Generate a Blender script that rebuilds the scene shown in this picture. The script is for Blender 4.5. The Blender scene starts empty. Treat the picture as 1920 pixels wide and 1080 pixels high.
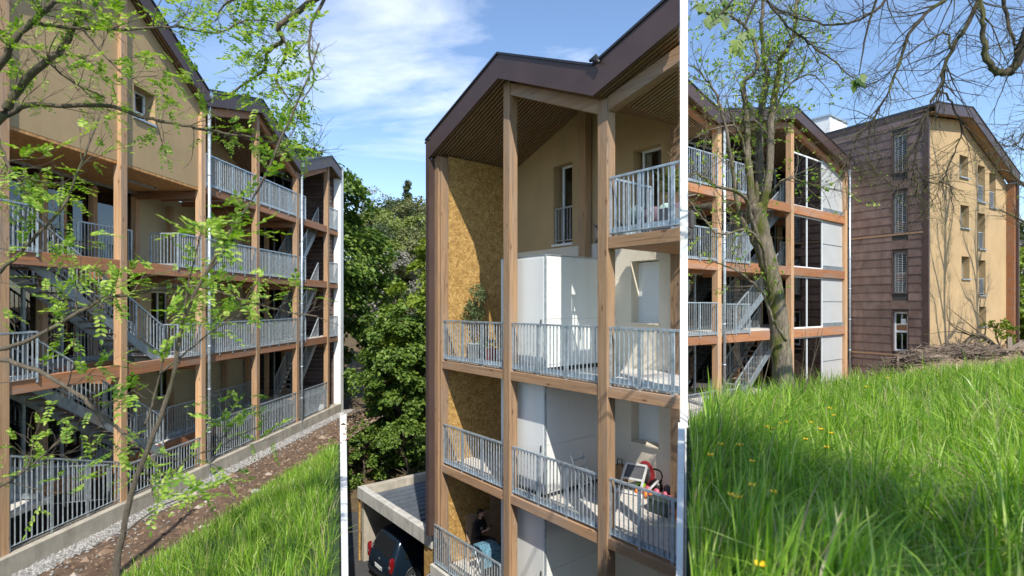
import bpy, bmesh, math, random
import numpy as np
from mathutils import Vector, Matrix
R = math.radians
random.seed(7); RNG = np.random.default_rng(11)
SC = bpy.context.scene; COL = SC.collection

# ------------------------------------------------------------------ camera, sky, sun, exposure
F, CX, HY = 1000.0, 960.0, 572.0           # focal length and horizon of the 1920 px wide picture
cam = bpy.data.objects.new('camera', bpy.data.cameras.new('camera')); COL.objects.link(cam)
cam.location = (0, 0, 0); cam.rotation_euler = (R(90), 0, 0)
cam.data.sensor_width = 36; cam.data.lens = 36*F/1920; cam.data.shift_y = (HY-540)/1920
cam.data.clip_start = 0.05; cam.data.clip_end = 6000
SC.camera = cam
cam.data.dof.use_dof = True; cam.data.dof.focus_distance = 17.0; cam.data.dof.aperture_fstop = 1.8
SUN = Vector((0.24, -0.97, 0)).normalized()*math.cos(R(47)) + Vector((0, 0, math.sin(R(47))))
world = bpy.data.worlds.new('World'); SC.world = world; world.use_nodes = True
def world_nodes():
    nt = world.node_tree; nt.nodes.clear(); N = nt.nodes.new; L = nt.links.new
    out = N('ShaderNodeOutputWorld'); bg = N('ShaderNodeBackground'); sky = N('ShaderNodeTexSky')
    sky.sky_type = 'NISHITA'; sky.sun_disc = False
    sky.sun_elevation = R(47); sky.sun_rotation = math.atan2(SUN.x, SUN.y)
    sky.air_density = 1.0; sky.dust_density = 0.25; sky.ozone_density = 3.0; sky.altitude = 300
    tc = N('ShaderNodeTexCoord'); sep = N('ShaderNodeSeparateXYZ'); L(tc.outputs['Generated'], sep.inputs[0])
    add = N('ShaderNodeMath'); add.operation = 'ADD'; add.inputs[1].default_value = 0.25; L(sep.outputs[2], add.inputs[0])
    dv = N('ShaderNodeVectorMath'); dv.operation = 'DIVIDE'
    cmb = N('ShaderNodeCombineXYZ'); [L(add.outputs[0], cmb.inputs[i]) for i in range(3)]
    L(tc.outputs['Generated'], dv.inputs[0]); L(cmb.outputs[0], dv.inputs[1])
    mp = N('ShaderNodeMapping'); mp.inputs['Rotation'].default_value = (0, 0, R(-38)); mp.inputs['Scale'].default_value = (0.85, 1.9, 0.6)
    L(dv.outputs[0], mp.inputs[0])
    ns = N('ShaderNodeTexNoise'); ns.inputs['Scale'].default_value = 1.25; ns.inputs['Detail'].default_value = 8
    ns.inputs['Roughness'].default_value = 0.58; ns.inputs['Distortion'].default_value = 0.5; L(mp.outputs[0], ns.inputs['Vector'])
    rp = N('ShaderNodeValToRGB'); rp.color_ramp.elements[0].position = 0.48; rp.color_ramp.elements[1].position = 0.82
    L(ns.outputs['Fac'], rp.inputs[0])
    # clouds stand in the north, in front of the camera; the east and west of the sky are clear
    az = N('ShaderNodeMath'); az.operation = 'ABSOLUTE'; L(sep.outputs[0], az.inputs[0])
    mr = N('ShaderNodeMapRange'); mr.interpolation_type = 'SMOOTHSTEP'
    mr.inputs[1].default_value = 0.20; mr.inputs[2].default_value = 0.48; mr.inputs[3].default_value = 0.95; mr.inputs[4].default_value = 0.10
    L(az.outputs[0], mr.inputs[0])
    mu = N('ShaderNodeMath'); mu.operation = 'MULTIPLY'; L(rp.outputs[0], mu.inputs[0]); L(mr.outputs[0], mu.inputs[1])
    mx = N('ShaderNodeMix'); mx.data_type = 'RGBA'; L(mu.outputs[0], mx.inputs[0]); L(sky.outputs[0], mx.inputs[6])
    mx.inputs[7].default_value = (6.6, 6.9, 7.4, 1)
    L(mx.outputs[2], bg.inputs[0]); bg.inputs[1].default_value = 0.15
    L(bg.outputs[0], out.inputs[0])
world_nodes()
sl = bpy.data.lights.new('sun', 'SUN'); sl.energy = 3.8; sl.angle = R(0.5); sl.color = (1.0, 0.95, 0.86)
so = bpy.data.objects.new('sun', sl); COL.objects.link(so); so.rotation_euler = SUN.to_track_quat('Z', 'Y').to_euler()
so.location = (0, -20, 40)
SC.view_settings.view_transform = 'Standard'; SC.view_settings.look = 'None'
SC.view_settings.exposure = 0.68; SC.view_settings.gamma = 1.0

# ------------------------------------------------------------------ materials
MATS = {}
def newmat(name):
    m = bpy.data.materials.new(name); m.use_nodes = True; nt = m.node_tree
    p = nt.nodes.get('Principled BSDF'); MATS[name] = m
    return m, nt, p, nt.nodes.new, nt.links.new
def ramp(N, stops):
    r = N('ShaderNodeValToRGB'); e = r.color_ramp.elements
    while len(e) < len(stops): e.new(0.5)
    for el, (pos, c) in zip(e, stops): el.position = pos; el.color = (*c, 1)
    return r
def noise(N, L, scale, detail=4, rough=0.55, vec=None, dist=0.0):
    n = N('ShaderNodeTexNoise'); n.inputs['Scale'].default_value = scale; n.inputs['Detail'].default_value = detail
    n.inputs['Roughness'].default_value = rough; n.inputs['Distortion'].default_value = dist
    if vec is not None: L(vec, n.inputs['Vector'])
    return n
def mapping(N, L, scale, kind='Object'):
    tc = N('ShaderNodeTexCoord'); mp = N('ShaderNodeMapping'); mp.inputs['Scale'].default_value = scale
    L(tc.outputs[kind], mp.inputs[0]); return mp.outputs[0]
def bump(N, L, h, p, strength, dist=0.01):
    b = N('ShaderNodeBump'); b.inputs['Strength'].default_value = strength; b.inputs['Distance'].default_value = dist
    L(h, b.inputs['Height']); L(b.outputs[0], p.inputs['Normal']); return b
def plain(name, c, rough=0.6, metal=0.0, var=0.12, vscale=3.0, bs=0.0, bscale=40, scale=(1, 1, 1), stain=0.0, bd=0.01):
    m, nt, p, N, L = newmat(name); v = mapping(N, L, scale)
    n = noise(N, L, vscale, 6, 0.6, v)
    lo = tuple(x*(1-var) for x in c); hi = tuple(min(1, x*(1+var)) for x in c)
    r = ramp(N, [(0.3, lo), (0.7, hi)]); L(n.outputs['Fac'], r.inputs[0]); col = r.outputs[0]
    if stain:
        v2 = mapping(N, L, (2.2, 2.2, 0.25)); n2 = noise(N, L, 2.0, 5, 0.65, v2)
        r2 = ramp(N, [(0.45, (1, 1, 1)), (0.75, (1-stain,)*3)]); L(n2.outputs['Fac'], r2.inputs[0])
        mx = N('ShaderNodeMix'); mx.data_type = 'RGBA'; mx.blend_type = 'MULTIPLY'; mx.inputs[0].default_value = 1
        L(col, mx.inputs[6]); L(r2.outputs[0], mx.inputs[7]); col = mx.outputs[2]
    L(col, p.inputs['Base Color']); p.inputs['Roughness'].default_value = rough; p.inputs['Metallic'].default_value = metal
    rr = N('ShaderNodeMapRange'); rr.inputs[3].default_value = max(0.05, rough-0.12); rr.inputs[4].default_value = min(1, rough+0.12)
    L(n.outputs['Fac'], rr.inputs[0]); L(rr.outputs[0], p.inputs['Roughness'])
    if bs:
        n3 = noise(N, L, bscale, 5, 0.6, v); bump(N, L, n3.outputs['Fac'], p, bs, bd)
    return m
def wood(name, dark, light, axis, knots=True):
    m, nt, p, N, L = newmat(name)
    sc = [24, 24, 24]; sc[axis] = 0.7
    v = mapping(N, L, sc); oi = N('ShaderNodeObjectInfo'); ad = N('ShaderNodeVectorMath'); ad.operation = 'ADD'
    L(v, ad.inputs[0]); ml = N('ShaderNodeMath'); ml.operation = 'MULTIPLY'; ml.inputs[1].default_value = 40; L(oi.outputs['Random'], ml.inputs[0])
    L(ml.outputs[0], ad.inputs[1])
    n = noise(N, L, 1.0, 8, 0.7, ad.outputs[0], 1.2)
    r = ramp(N, [(0.33, dark), (0.5, tuple(a*0.4+b*0.6 for a, b in zip(dark, light))), (0.68, light)]); L(n.outputs['Fac'], r.inputs[0])
    sc2 = [6, 6, 6]; sc2[axis] = 2.0
    v2 = mapping(N, L, sc2); vo = N('ShaderNodeTexVoronoi'); vo.inputs['Scale'].default_value = 0.9; L(v2, vo.inputs['Vector'])
    r2 = ramp(N, [(0.05, (0.22, 0.14, 0.10)), (0.10, (0.6, 0.5, 0.42)), (0.16, (1, 1, 1))]); L(vo.outputs['Distance'], r2.inputs[0])
    mx = N('ShaderNodeMix'); mx.data_type = 'RGBA'; mx.blend_type = 'MULTIPLY'; mx.inputs[0].default_value = 0.8 if knots else 0
    L(r.outputs[0], mx.inputs[6]); L(r2.outputs[0], mx.inputs[7])
    sc3 = [4, 4, 4]; sc3[axis] = 0.5
    n3 = noise(N, L, 1.0, 5, 0.6, mapping(N, L, sc3)); r3 = ramp(N, [(0.46, (0, 0, 0)), (0.74, (0.62,)*3)]); L(n3.outputs['Fac'], r3.inputs[0])
    gw = N('ShaderNodeMix'); gw.data_type = 'RGBA'; L(r3.outputs[0], gw.inputs[0]); L(mx.outputs[2], gw.inputs[6]); k = 0.30 if light[0] > 0.42 else 0.2; gw.inputs[7].default_value = (k, k*0.86, k*0.74, 1)
    hs = N('ShaderNodeHueSaturation'); mr = N('ShaderNodeMapRange'); mr.inputs[3].default_value = 0.75; mr.inputs[4].default_value = 1.2
    L(oi.outputs['Random'], mr.inputs[0]); L(mr.outputs[0], hs.inputs['Value']); L(gw.outputs[2], hs.inputs['Color'])
    L(hs.outputs[0], p.inputs['Base Color']); p.inputs['Roughness'].default_value = 0.72
    bump(N, L, n.outputs['Fac'], p, 0.35, 0.006)
    return m
def osb(name, dark, light, ax, sc):
    m, nt, p, N, L = newmat(name)
    tc = N('ShaderNodeTexCoord'); big = N('ShaderNodeTexVoronoi'); big.inputs['Scale'].default_value = 5.5; L(tc.outputs['Object'], big.inputs['Vector'])
    ml = N('ShaderNodeMath'); ml.operation = 'MULTIPLY'; ml.inputs[1].default_value = 7.0
    sp = N('ShaderNodeSeparateXYZ'); L(big.outputs['Color'], sp.inputs[0]); L(sp.outputs[0], ml.inputs[0])
    cols = []
    for off in (0.0, 2.1):
        an = N('ShaderNodeMath'); an.operation = 'ADD'; an.inputs[1].default_value = off; L(ml.outputs[0], an.inputs[0])
        vr = N('ShaderNodeVectorRotate'); vr.inputs['Axis'].default_value = ax; L(tc.outputs['Object'], vr.inputs[0]); L(an.outputs[0], vr.inputs['Angle'])
        mp = N('ShaderNodeMapping'); mp.inputs['Scale'].default_value = sc; L(vr.outputs[0], mp.inputs[0])
        vo = N('ShaderNodeTexVoronoi'); vo.inputs['Scale'].default_value = 1.0; L(mp.outputs[0], vo.inputs['Vector'])
        s2 = N('ShaderNodeSeparateXYZ'); L(vo.outputs['Color'], s2.inputs[0]); cols.append(s2.outputs[0])
    av = N('ShaderNodeMath'); av.operation = 'ADD'; L(cols[0], av.inputs[0]); L(cols[1], av.inputs[1])
    hf = N('ShaderNodeMath'); hf.operation = 'MULTIPLY'; hf.inputs[1].default_value = 0.5; L(av.outputs[0], hf.inputs[0])
    r = ramp(N, [(0.12, dark), (0.55, tuple((a+b)*0.5 for a, b in zip(dark, light))), (0.9, light)]); L(hf.outputs[0], r.inputs[0])
    L(r.outputs[0], p.inputs['Base Color']); p.inputs['Roughness'].default_value = 0.6
    bump(N, L, hf.outputs[0], p, 0.25, 0.004)
    return m
def leafmat(name, stops, trans=0.35, rough=0.5):
    m, nt, p, N, L = newmat(name); g = N('ShaderNodeNewGeometry'); r = ramp(N, stops); L(g.outputs['Random Per Island'], r.inputs[0])
    L(r.outputs[0], p.inputs['Base Color']); p.inputs['Roughness'].default_value = rough; p.inputs['Specular IOR Level'].default_value = 0.35
    t = N('ShaderNodeBsdfTranslucent'); hs = N('ShaderNodeHueSaturation'); hs.inputs['Value'].default_value = 1.5; hs.inputs['Saturation'].default_value = 1.1
    L(r.outputs[0], hs.inputs['Color']); L(hs.outputs[0], t.inputs[0])
    mx = N('ShaderNodeMixShader'); mx.inputs[0].default_value = trans; L(p.outputs[0], mx.inputs[1]); L(t.outputs[0], mx.inputs[2])
    L(mx.outputs[0], nt.nodes['Material Output'].inputs[0]); return m
def bark(name, a, b, moss, amount):
    m, nt, p, N, L = newmat(name); v = mapping(N, L, (16, 16, 2.4)); n = noise(N, L, 1.0, 9, 0.75, v, 1.4)
    r = ramp(N, [(0.3, a), (0.7, b)]); L(n.outputs['Fac'], r.inputs[0])
    v2 = mapping(N, L, (3, 3, 1.4)); n2 = noise(N, L, 1.0, 6, 0.65, v2)
    r2 = ramp(N, [(0.62-amount*0.3, (0, 0, 0)), (0.72-amount*0.3, (1, 1, 1))]); L(n2.outputs['Fac'], r2.inputs[0])
    mx = N('ShaderNodeMix'); mx.data_type = 'RGBA'; L(r2.outputs[0], mx.inputs[0]); L(r.outputs[0], mx.inputs[6]); mx.inputs[7].default_value = (*moss, 1)
    L(mx.outputs[2], p.inputs['Base Color']); p.inputs['Roughness'].default_value = 0.9
    bump(N, L, n.outputs['Fac'], p, 1.0, 0.06); return m
def glass(name, tint=(0.8, 0.85, 0.85), refl=0.12):
    m, nt, p, N, L = newmat(name); tr = N('ShaderNodeBsdfTransparent'); tr.inputs[0].default_value = (*tint, 1)
    gl = N('ShaderNodeBsdfGlossy'); gl.inputs['Roughness'].default_value = 0.02
    lw = N('ShaderNodeFresnel'); lw.inputs[0].default_value = 1.5
    ad = N('ShaderNodeMath'); ad.operation = 'ADD'; ad.inputs[1].default_value = refl; ad.use_clamp = True; L(lw.outputs[0], ad.inputs[0])
    mx = N('ShaderNodeMixShader'); L(ad.outputs[0], mx.inputs[0]); L(tr.outputs[0], mx.inputs[1]); L(gl.outputs[0], mx.inputs[2])
    L(mx.outputs[0], nt.nodes['Material Output'].inputs[0]); return m
def ground_mat(name, stops, scale, bs, bd=0.05):
    m, nt, p, N, L = newmat(name); v = mapping(N, L, (1, 1, 1)); n = noise(N, L, scale, 9, 0.68, v)
    r = ramp(N, stops); L(n.outputs['Fac'], r.inputs[0]); L(r.outputs[0], p.inputs['Base Color']); p.inputs['Roughness'].default_value = 0.95
    n2 = noise(N, L, scale*4, 8, 0.7, v); bump(N, L, n2.outputs['Fac'], p, bs, bd); return m

WPL = wood('larch_post', (0.34, 0.175, 0.08), (0.64, 0.40, 0.215), 2)
WBL = wood('larch_beam', (0.28, 0.115, 0.05), (0.48, 0.21, 0.09), 0)
WPM = wood('weathered_post', (0.15, 0.088, 0.045), (0.375, 0.23, 0.125), 2)
WBM = wood('weathered_beam', (0.21, 0.115, 0.055), (0.46, 0.275, 0.15), 0)
WCR = wood('cross_beam_wood', (0.26, 0.11, 0.045), (0.44, 0.2, 0.085), 1)
WSL = wood('soffit_slat_wood', (0.27, 0.15, 0.07), (0.44, 0.26, 0.13), 0, False)
WTR = wood('stair_tread_wood', (0.16, 0.12, 0.09), (0.30, 0.23, 0.17), 1)
GALV = plain('galvanised_steel', (0.46, 0.52, 0.56), 0.42, 0.55, 0.28, 9)
GALVD = plain('galvanised_plate', (0.30, 0.35, 0.38), 0.45, 0.5, 0.25, 7)
TAN = plain('tan_render', (0.46, 0.32, 0.165), 0.93, 0, 0.09, 0.9, 0.6, 60, stain=0.045, bd=0.01)
TAN2 = plain('pale_yellow_render', (0.50, 0.42, 0.26), 0.93, 0, 0.06, 1.5, 0.4, 70)
CREAM = plain('cream_render', (0.74, 0.66, 0.53), 0.92, 0, 0.04, 1.5, 0.4, 70)
WHITE = plain('white_render', (0.80, 0.80, 0.78), 0.9, 0, 0.03, 2, 0.3, 60, stain=0.06)
PANEL = plain('white_laminate_panel', (0.74, 0.75, 0.72), 0.38, 0, 0.03, 0.8, stain=0.07)
SCREEN = plain('grey_white_screen', (0.46, 0.47, 0.47), 0.5, 0, 0.05, 1.0)
PVC = plain('white_window_frame', (0.78, 0.80, 0.80), 0.35, 0, 0.03, 2)
FAS = plain('brown_metal_sheet', (0.10, 0.064, 0.056), 0.42, 0.35, 0.14, 1.2)
ZINC = plain('dark_zinc', (0.06, 0.06, 0.065), 0.4, 0.6, 0.2, 2)
OSBM = osb('oriented_strand_board', (0.27, 0.148, 0.04), (0.55, 0.35, 0.12), (1, 0, 0), (1, 6, 24))
OSBL = osb('strand_board_soffit', (0.40, 0.17, 0.05), (0.74, 0.41, 0.145), (0, 0, 1), (30, 7, 1))
CONC = plain('concrete', (0.42, 0.375, 0.30), 0.9, 0, 0.2, 2.2, 0.35, 30, stain=0.3)
CONCL = plain('pale_concrete', (0.50, 0.48, 0.43), 0.88, 0, 0.18, 2.6, 0.35, 28, stain=0.35)
DECK = plain('pale_deck_board', (0.60, 0.56, 0.50), 0.75, 0, 0.12, 5, 0.2, 40, scale=(1, 4, 1))
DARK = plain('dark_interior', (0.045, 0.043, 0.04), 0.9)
GLS = glass('window_glass'); GLSR = glass('glazing_glass', (0.70, 0.76, 0.74), 0.10)
def copper():
    m, nt, p, N, L = newmat('brown_copper_shingle'); g = N('ShaderNodeNewGeometry')
    v = mapping(N, L, (3, 3, 1.6)); n = noise(N, L, 1.0, 6, 0.6, v)
    r = ramp(N, [(0.25, (0.125, 0.080, 0.066)), (0.75, (0.235, 0.165, 0.142))]); L(n.outputs['Fac'], r.inputs[0])
    hs = N('ShaderNodeHueSaturation'); mr = N('ShaderNodeMapRange'); mr.inputs[3].default_value = 0.82; mr.inputs[4].default_value = 1.18
    L(g.outputs['Random Per Island'], mr.inputs[0]); L(mr.outputs[0], hs.inputs['Value']); L(r.outputs[0], hs.inputs['Color'])
    L(hs.outputs[0], p.inputs['Base Color']); p.inputs['Metallic'].default_value = 0.35; p.inputs['Roughness'].default_value = 0.5
    n2 = noise(N, L, 2.0, 3, 0.5, mapping(N, L, (1, 1, 1))); bump(N, L, n2.outputs['Fac'], p, 0.4, 0.02); return m
COP = copper()
BARKL = bark('young_grey_bark', (0.10, 0.075, 0.05), (0.27, 0.215, 0.15), (0.13, 0.14, 0.05), 0.25)
BARKM = bark('mossy_bark', (0.035, 0.026, 0.018), (0.40, 0.33, 0.24), (0.11, 0.12, 0.015), 0.42)
BARKD = bark('dark_bark', (0.045, 0.036, 0.024), (0.17, 0.135, 0.09), (0.13, 0.125, 0.04), 0.4)
LOC = leafmat('locust_leaf', [(0, (0.10, 0.22, 0.025)), (0.35, (0.22, 0.36, 0.04)), (0.75, (0.37, 0.50, 0.08)), (1, (0.52, 0.60, 0.16))], 0.45)
MAP = leafmat('maple_leaf', [(0, (0.04, 0.085, 0.013)), (0.5, (0.095, 0.165, 0.024)), (1, (0.19, 0.27, 0.045))], 0.25)
BRI = leafmat('bright_leaf', [(0, (0.11, 0.17, 0.02)), (0.5, (0.19, 0.27, 0.03)), (1, (0.30, 0.37, 0.05))], 0.35)
BLIND = plain('grey_blind_slat', (0.42, 0.44, 0.45), 0.4, 0.2, 0.05)
SPR = leafmat('spring_leaf', [(0, (0.10, 0.14, 0.03)), (0.5, (0.18, 0.22, 0.05)), (1, (0.28, 0.32, 0.085))], 0.3)
OLV = leafmat('far_olive_leaf', [(0, (0.085, 0.10, 0.035)), (0.5, (0.14, 0.155, 0.055)), (1, (0.22, 0.22, 0.08))], 0.2)
DKG = leafmat('far_dark_leaf', [(0, (0.04, 0.065, 0.025)), (0.5, (0.07, 0.10, 0.035)), (1, (0.115, 0.14, 0.05))], 0.2)
GRY = leafmat('grey_bud_leaf', [(0, (0.16, 0.15, 0.12)), (1, (0.30, 0.28, 0.23))], 0.2)
GRA = leafmat('grass_blade', [(0, (0.06, 0.16, 0.018)), (0.42, (0.20, 0.37, 0.03)), (0.80, (0.37, 0.53, 0.075)), (0.91, (0.48, 0.58, 0.17)), (0.95, (0.44, 0.38, 0.20)), (1, (0.40, 0.32, 0.18))], 0.42, 0.30)
SOIL = ground_mat('brown_soil', [(0.3, (0.075, 0.045, 0.028)), (0.55, (0.15, 0.095, 0.06)), (0.8, (0.26, 0.18, 0.12))], 2.5, 0.9, 0.06)
DIRT = ground_mat('pale_dirt', [(0.3, (0.17, 0.115, 0.075)), (0.7, (0.34, 0.245, 0.165))], 2.0, 0.9, 0.06)
TURF = ground_mat('turf_floor', [(0.3, (0.02, 0.045, 0.01)), (0.6, (0.045, 0.09, 0.018)), (0.85, (0.10, 0.10, 0.04))], 3.0, 0.8, 0.05)
LITT = ground_mat('leaf_litter', [(0.3, (0.06, 0.042, 0.022)), (0.6, (0.13, 0.09, 0.045)), (0.85, (0.10, 0.12, 0.035))], 3.0, 0.9, 0.06)
ASPH = ground_mat('asphalt', [(0.3, (0.038, 0.038, 0.04)), (0.7, (0.07, 0.07, 0.072))], 8, 0.4, 0.01)

# ------------------------------------------------------------------ builders
class MB:
    def __init__(s): s.v = []; s.f = []; s.sm = []
    def add(s, vs, fs, smooth=False):
        o = len(s.v); s.v += [tuple(p) for p in vs]; s.f += [tuple(i+o for i in f) for f in fs]; s.sm += [smooth]*len(fs); return s
    def box(s, x0, x1, y0, y1, z0, z1):
        x0, x1 = sorted((x0, x1)); y0, y1 = sorted((y0, y1)); z0, z1 = sorted((z0, z1))
        return s.add([(x0, y0, z0), (x1, y0, z0), (x1, y1, z0), (x0, y1, z0), (x0, y0, z1), (x1, y0, z1), (x1, y1, z1), (x0, y1, z1)],
                     [(0, 3, 2, 1), (4, 5, 6, 7), (0, 1, 5, 4), (1, 2, 6, 5), (2, 3, 7, 6), (3, 0, 4, 7)])
    def prism(s, poly, d0, d1, axis='y'):
        n = len(poly)
        if axis == 'y': a = [(x, d0, z) for x, z in poly]; b = [(x, d1, z) for x, z in poly]
        elif axis == 'x': a = [(d0, y, z) for y, z in poly]; b = [(d1, y, z) for y, z in poly]
        else: a = [(x, y, d0) for x, y in poly]; b = [(x, y, d1) for x, y in poly]
        ar = sum(poly[i][0]*poly[(i+1) % n][1]-poly[(i+1) % n][0]*poly[i][1] for i in range(n))
        fs = [tuple(range(n)), tuple(range(2*n-1, n-1, -1))]+[(i+n, (i+1) % n+n, (i+1) % n, i) for i in range(n)]
        flip = (ar < 0) == (axis == 'y')
        flip = (ar < 0) if axis == 'y' else (ar > 0)
        if (d1 < d0): flip = not flip
        return s.add(a+b, [f[::-1] for f in fs] if flip else fs)
    def bar(s, p, q, w, h, up=(0, 0, 1)):
        p, q = Vector(p), Vector(q); t = (q-p).normalized(); up = Vector(up)
        if abs(t.dot(up)) > 0.99: up = Vector((1, 0, 0))
        a = t.cross(up).normalized()*(w/2); b = a.cross(t).normalized()*(h/2)
        vs = [p-a-b, p+a-b, p+a+b, p-a+b, q-a-b, q+a-b, q+a+b, q-a+b]
        return s.add(vs, [(0, 3, 2, 1), (4, 5, 6, 7), (0, 1, 5, 4), (1, 2, 6, 5), (2, 3, 7, 6), (3, 0, 4, 7)][::1])
    def tube(s, pts, rad, n=6, cap=True):
        pts = [Vector(p) for p in pts]
        if not hasattr(rad, '__len__'): rad = [rad]*len(pts)
        o = len(s.v); ref = Vector((0.31, 0.2, 0.93))
        for i, p in enumerate(pts):
            t = (pts[min(i+1, len(pts)-1)]-pts[max(i-1, 0)])
            t = t.normalized() if t.length > 1e-9 else Vector((0, 0, 1))
            if abs(t.dot(ref)) > 0.97: rf = Vector((1, 0, 0))
            else: rf = ref
            a = t.cross(rf).normalized(); b = t.cross(a)
            for k in range(n):
                an = 2*math.pi*k/n; s.v.append(tuple(p+(a*math.cos(an)+b*math.sin(an))*rad[i]))
        for i in range(len(pts)-1):
            for k in range(n):
                s.f.append((o+i*n+k, o+i*n+(k+1) % n, o+(i+1)*n+(k+1) % n, o+(i+1)*n+k)); s.sm.append(True)
        if cap:
            s.f.append(tuple(o+k for k in range(n))[::-1]); s.sm.append(False)
            e = o+(len(pts)-1)*n; s.f.append(tuple(e+k for k in range(n))); s.sm.append(False)
        return s
    def lathe(s, prof, c=(0, 0, 0), n=14, axis='z'):
        o = len(s.v); m = len(prof)
        for k in range(n):
            a = 2*math.pi*k/n
            for r, h in prof:
                if axis == 'z': s.v.append((c[0]+r*math.cos(a), c[1]+r*math.sin(a), c[2]+h))
                elif axis == 'x': s.v.append((c[0]+h, c[1]+r*math.cos(a), c[2]+r*math.sin(a)))
                else: s.v.append((c[0]+r*math.sin(a), c[1]+h, c[2]+r*math.cos(a)))
        for k in range(n):
            for i in range(m-1):
                s.f.append((o+k*m+i, o+((k+1) % n)*m+i, o+((k+1) % n)*m+i+1, o+k*m+i+1)); s.sm.append(True)
        return s
    def blob(s, c, r, seg=10, jit=0.0, rot=0):
        o = len(s.v); rings = max(4, seg//2+1); cr, sr = math.cos(rot), math.sin(rot)
        for i in range(rings+1):
            th = math.pi*i/rings
            for k in range(seg):
                ph = 2*math.pi*k/seg; j = 1+random.uniform(-jit, jit)
                x, y, z = math.sin(th)*math.cos(ph)*r[0]*j, math.sin(th)*math.sin(ph)*r[1]*j, math.cos(th)*r[2]*j
                s.v.append((c[0]+x*cr-y*sr, c[1]+x*sr+y*cr, c[2]+z))
        for i in range(rings):
            for k in range(seg):
                s.f.append((o+i*seg+k, o+(i+1)*seg+k, o+(i+1)*seg+(k+1) % seg, o+i*seg+(k+1) % seg)); s.sm.append(True)
        return s
    def build(s, name, mat, parent=None, bevel=0, clip=None, kind=None):
        me = bpy.data.meshes.new(name); me.from_pydata(s.v, [], s.f); me.polygons.foreach_set('use_smooth', s.sm); me.materials.append(mat)
        o = bpy.data.objects.new(name, me); COL.objects.link(o)
        bm = bmesh.new(); bm.from_mesh(me)
        bmesh.ops.recalc_face_normals(bm, faces=bm.faces)
        if clip:
            g = bmesh.ops.bisect_plane(bm, geom=bm.verts[:]+bm.edges[:]+bm.faces[:], plane_co=clip[0], plane_no=clip[1], clear_outer=True)
            ed = [e for e in g['geom_cut'] if isinstance(e, bmesh.types.BMEdge)]
            if ed: bmesh.ops.holes_fill(bm, edges=ed, sides=0)
        bm.to_mesh(me); bm.free()
        if parent is not None:
            o.parent = parent
            if parent.parent is None and parent.type == 'EMPTY' and parent.get('lift'): o.location.z = -parent.location.z
        if bevel:
            b = o.modifiers.new('bevel', 'BEVEL'); b.width = bevel; b.segments = 2; b.limit_method = 'ANGLE'
        if kind: o['kind'] = kind
        return o
def np_mesh(name, V, nper, faces_local, mat, parent=None, smooth=True, kind=None):
    """V: (n, nper, 3) vertices of n copies of one small shape; faces_local: its faces (all the same size)."""
    n = V.shape[0]; fl = np.array(faces_local, dtype=np.int64); k = fl.shape[1]
    idx = (fl[None, :, :]+(np.arange(n)*nper)[:, None, None]).reshape(-1)
    me = bpy.data.meshes.new(name); me.vertices.add(n*nper); me.vertices.foreach_set('co', V.reshape(-1).astype(np.float32))
    me.loops.add(len(idx)); me.loops.foreach_set('vertex_index', idx.astype(np.int32))
    nf = len(idx)//k; me.polygons.add(nf); me.polygons.foreach_set('loop_start', (np.arange(nf)*k).astype(np.int32))
    me.polygons.foreach_set('use_smooth', np.full(nf, smooth)); me.update(calc_edges=True); me.materials.append(mat)
    o = bpy.data.objects.new(name, me); COL.objects.link(o)
    if parent is not None: o.parent = parent
    if kind: o['kind'] = kind
    return o
def thing(name, label, cat, loc=(0, 0, 0), rz=0, group=None, lift=False):
    o = bpy.data.objects.new(name, None); COL.objects.link(o); o.location = loc; o.rotation_euler = (0, 0, rz)
    o.empty_display_size = 0.3; o['label'] = label; o['category'] = cat
    if group: o['group'] = group
    if lift: o['lift'] = 1
    return o
def tag(o, label, cat, group=None):
    o['label'] = label; o['category'] = cat
    if group: o['group'] = group
    return o
def wp(px, py, Y): return Vector(((px-CX)/F*Y, Y, (HY-py)/F*Y))

class Site:
    """A building's own frame: s along the facade, d inward, z up."""
    def __init__(s, O, u, base):
        s.O = Vector((O[0], O[1])); s.u = Vector(u).normalized(); s.v = Vector((-s.u.y, s.u.x)); s.base = base; s.rz = math.atan2(s.u.y, s.u.x)
    def empty(s, name, label, cat): s.root = thing(name, label, cat, (s.O.x, s.O.y, s.base), s.rz, lift=True); return s.root
    def at(s, px, py, d):                      # where a sight line meets the plane d inside the facade
        q = (px-CX)/F; Y = (d+s.O.dot(s.v))/(q*s.v.x+s.v.y); P = Vector((q*Y, Y))
        return (P-s.O).dot(s.u), (HY-py)/F*Y
    def at_side(s, px, py, sv):                # the same for a plane across the facade
        q = (px-CX)/F; Y = (sv+s.O.dot(s.u))/(q*s.u.x+s.u.y); P = Vector((q*Y, Y))
        return (P-s.O).dot(s.v), (HY-py)/F*Y
    def world(s, sv, d, z): p = s.O+s.u*sv+s.v*d; return Vector((p.x, p.y, z))
def lerp_prof(prof):
    xs = [p[0] for p in prof]; zs = [p[1] for p in prof]
    return lambda x: float(np.interp(x, xs, zs))
def wall(mb, s0, s1, zb, top, breaks, holes, d0, d1):
    """Wall from s0 to s1 with openings (s0, s1, z0, z1); top is a number or a function of s."""
    tf = top if callable(top) else (lambda x: top)
    xs = sorted({s0, s1, *[b for b in breaks if s0 < b < s1], *[h[0] for h in holes], *[h[1] for h in holes]})
    for a, b in zip(xs, xs[1:]):
        m = (a+b)/2; hs = sorted([h for h in holes if h[0] < m < h[1]], key=lambda h: h[2]); z = zb
        for h in hs:
            if h[2] > z: mb.box(a, b, d0, d1, z, h[2])
            z = h[3]
        mb.prism([(a, z), (b, z), (b, tf(b)), (a, tf(a))], d0, d1)
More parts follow.
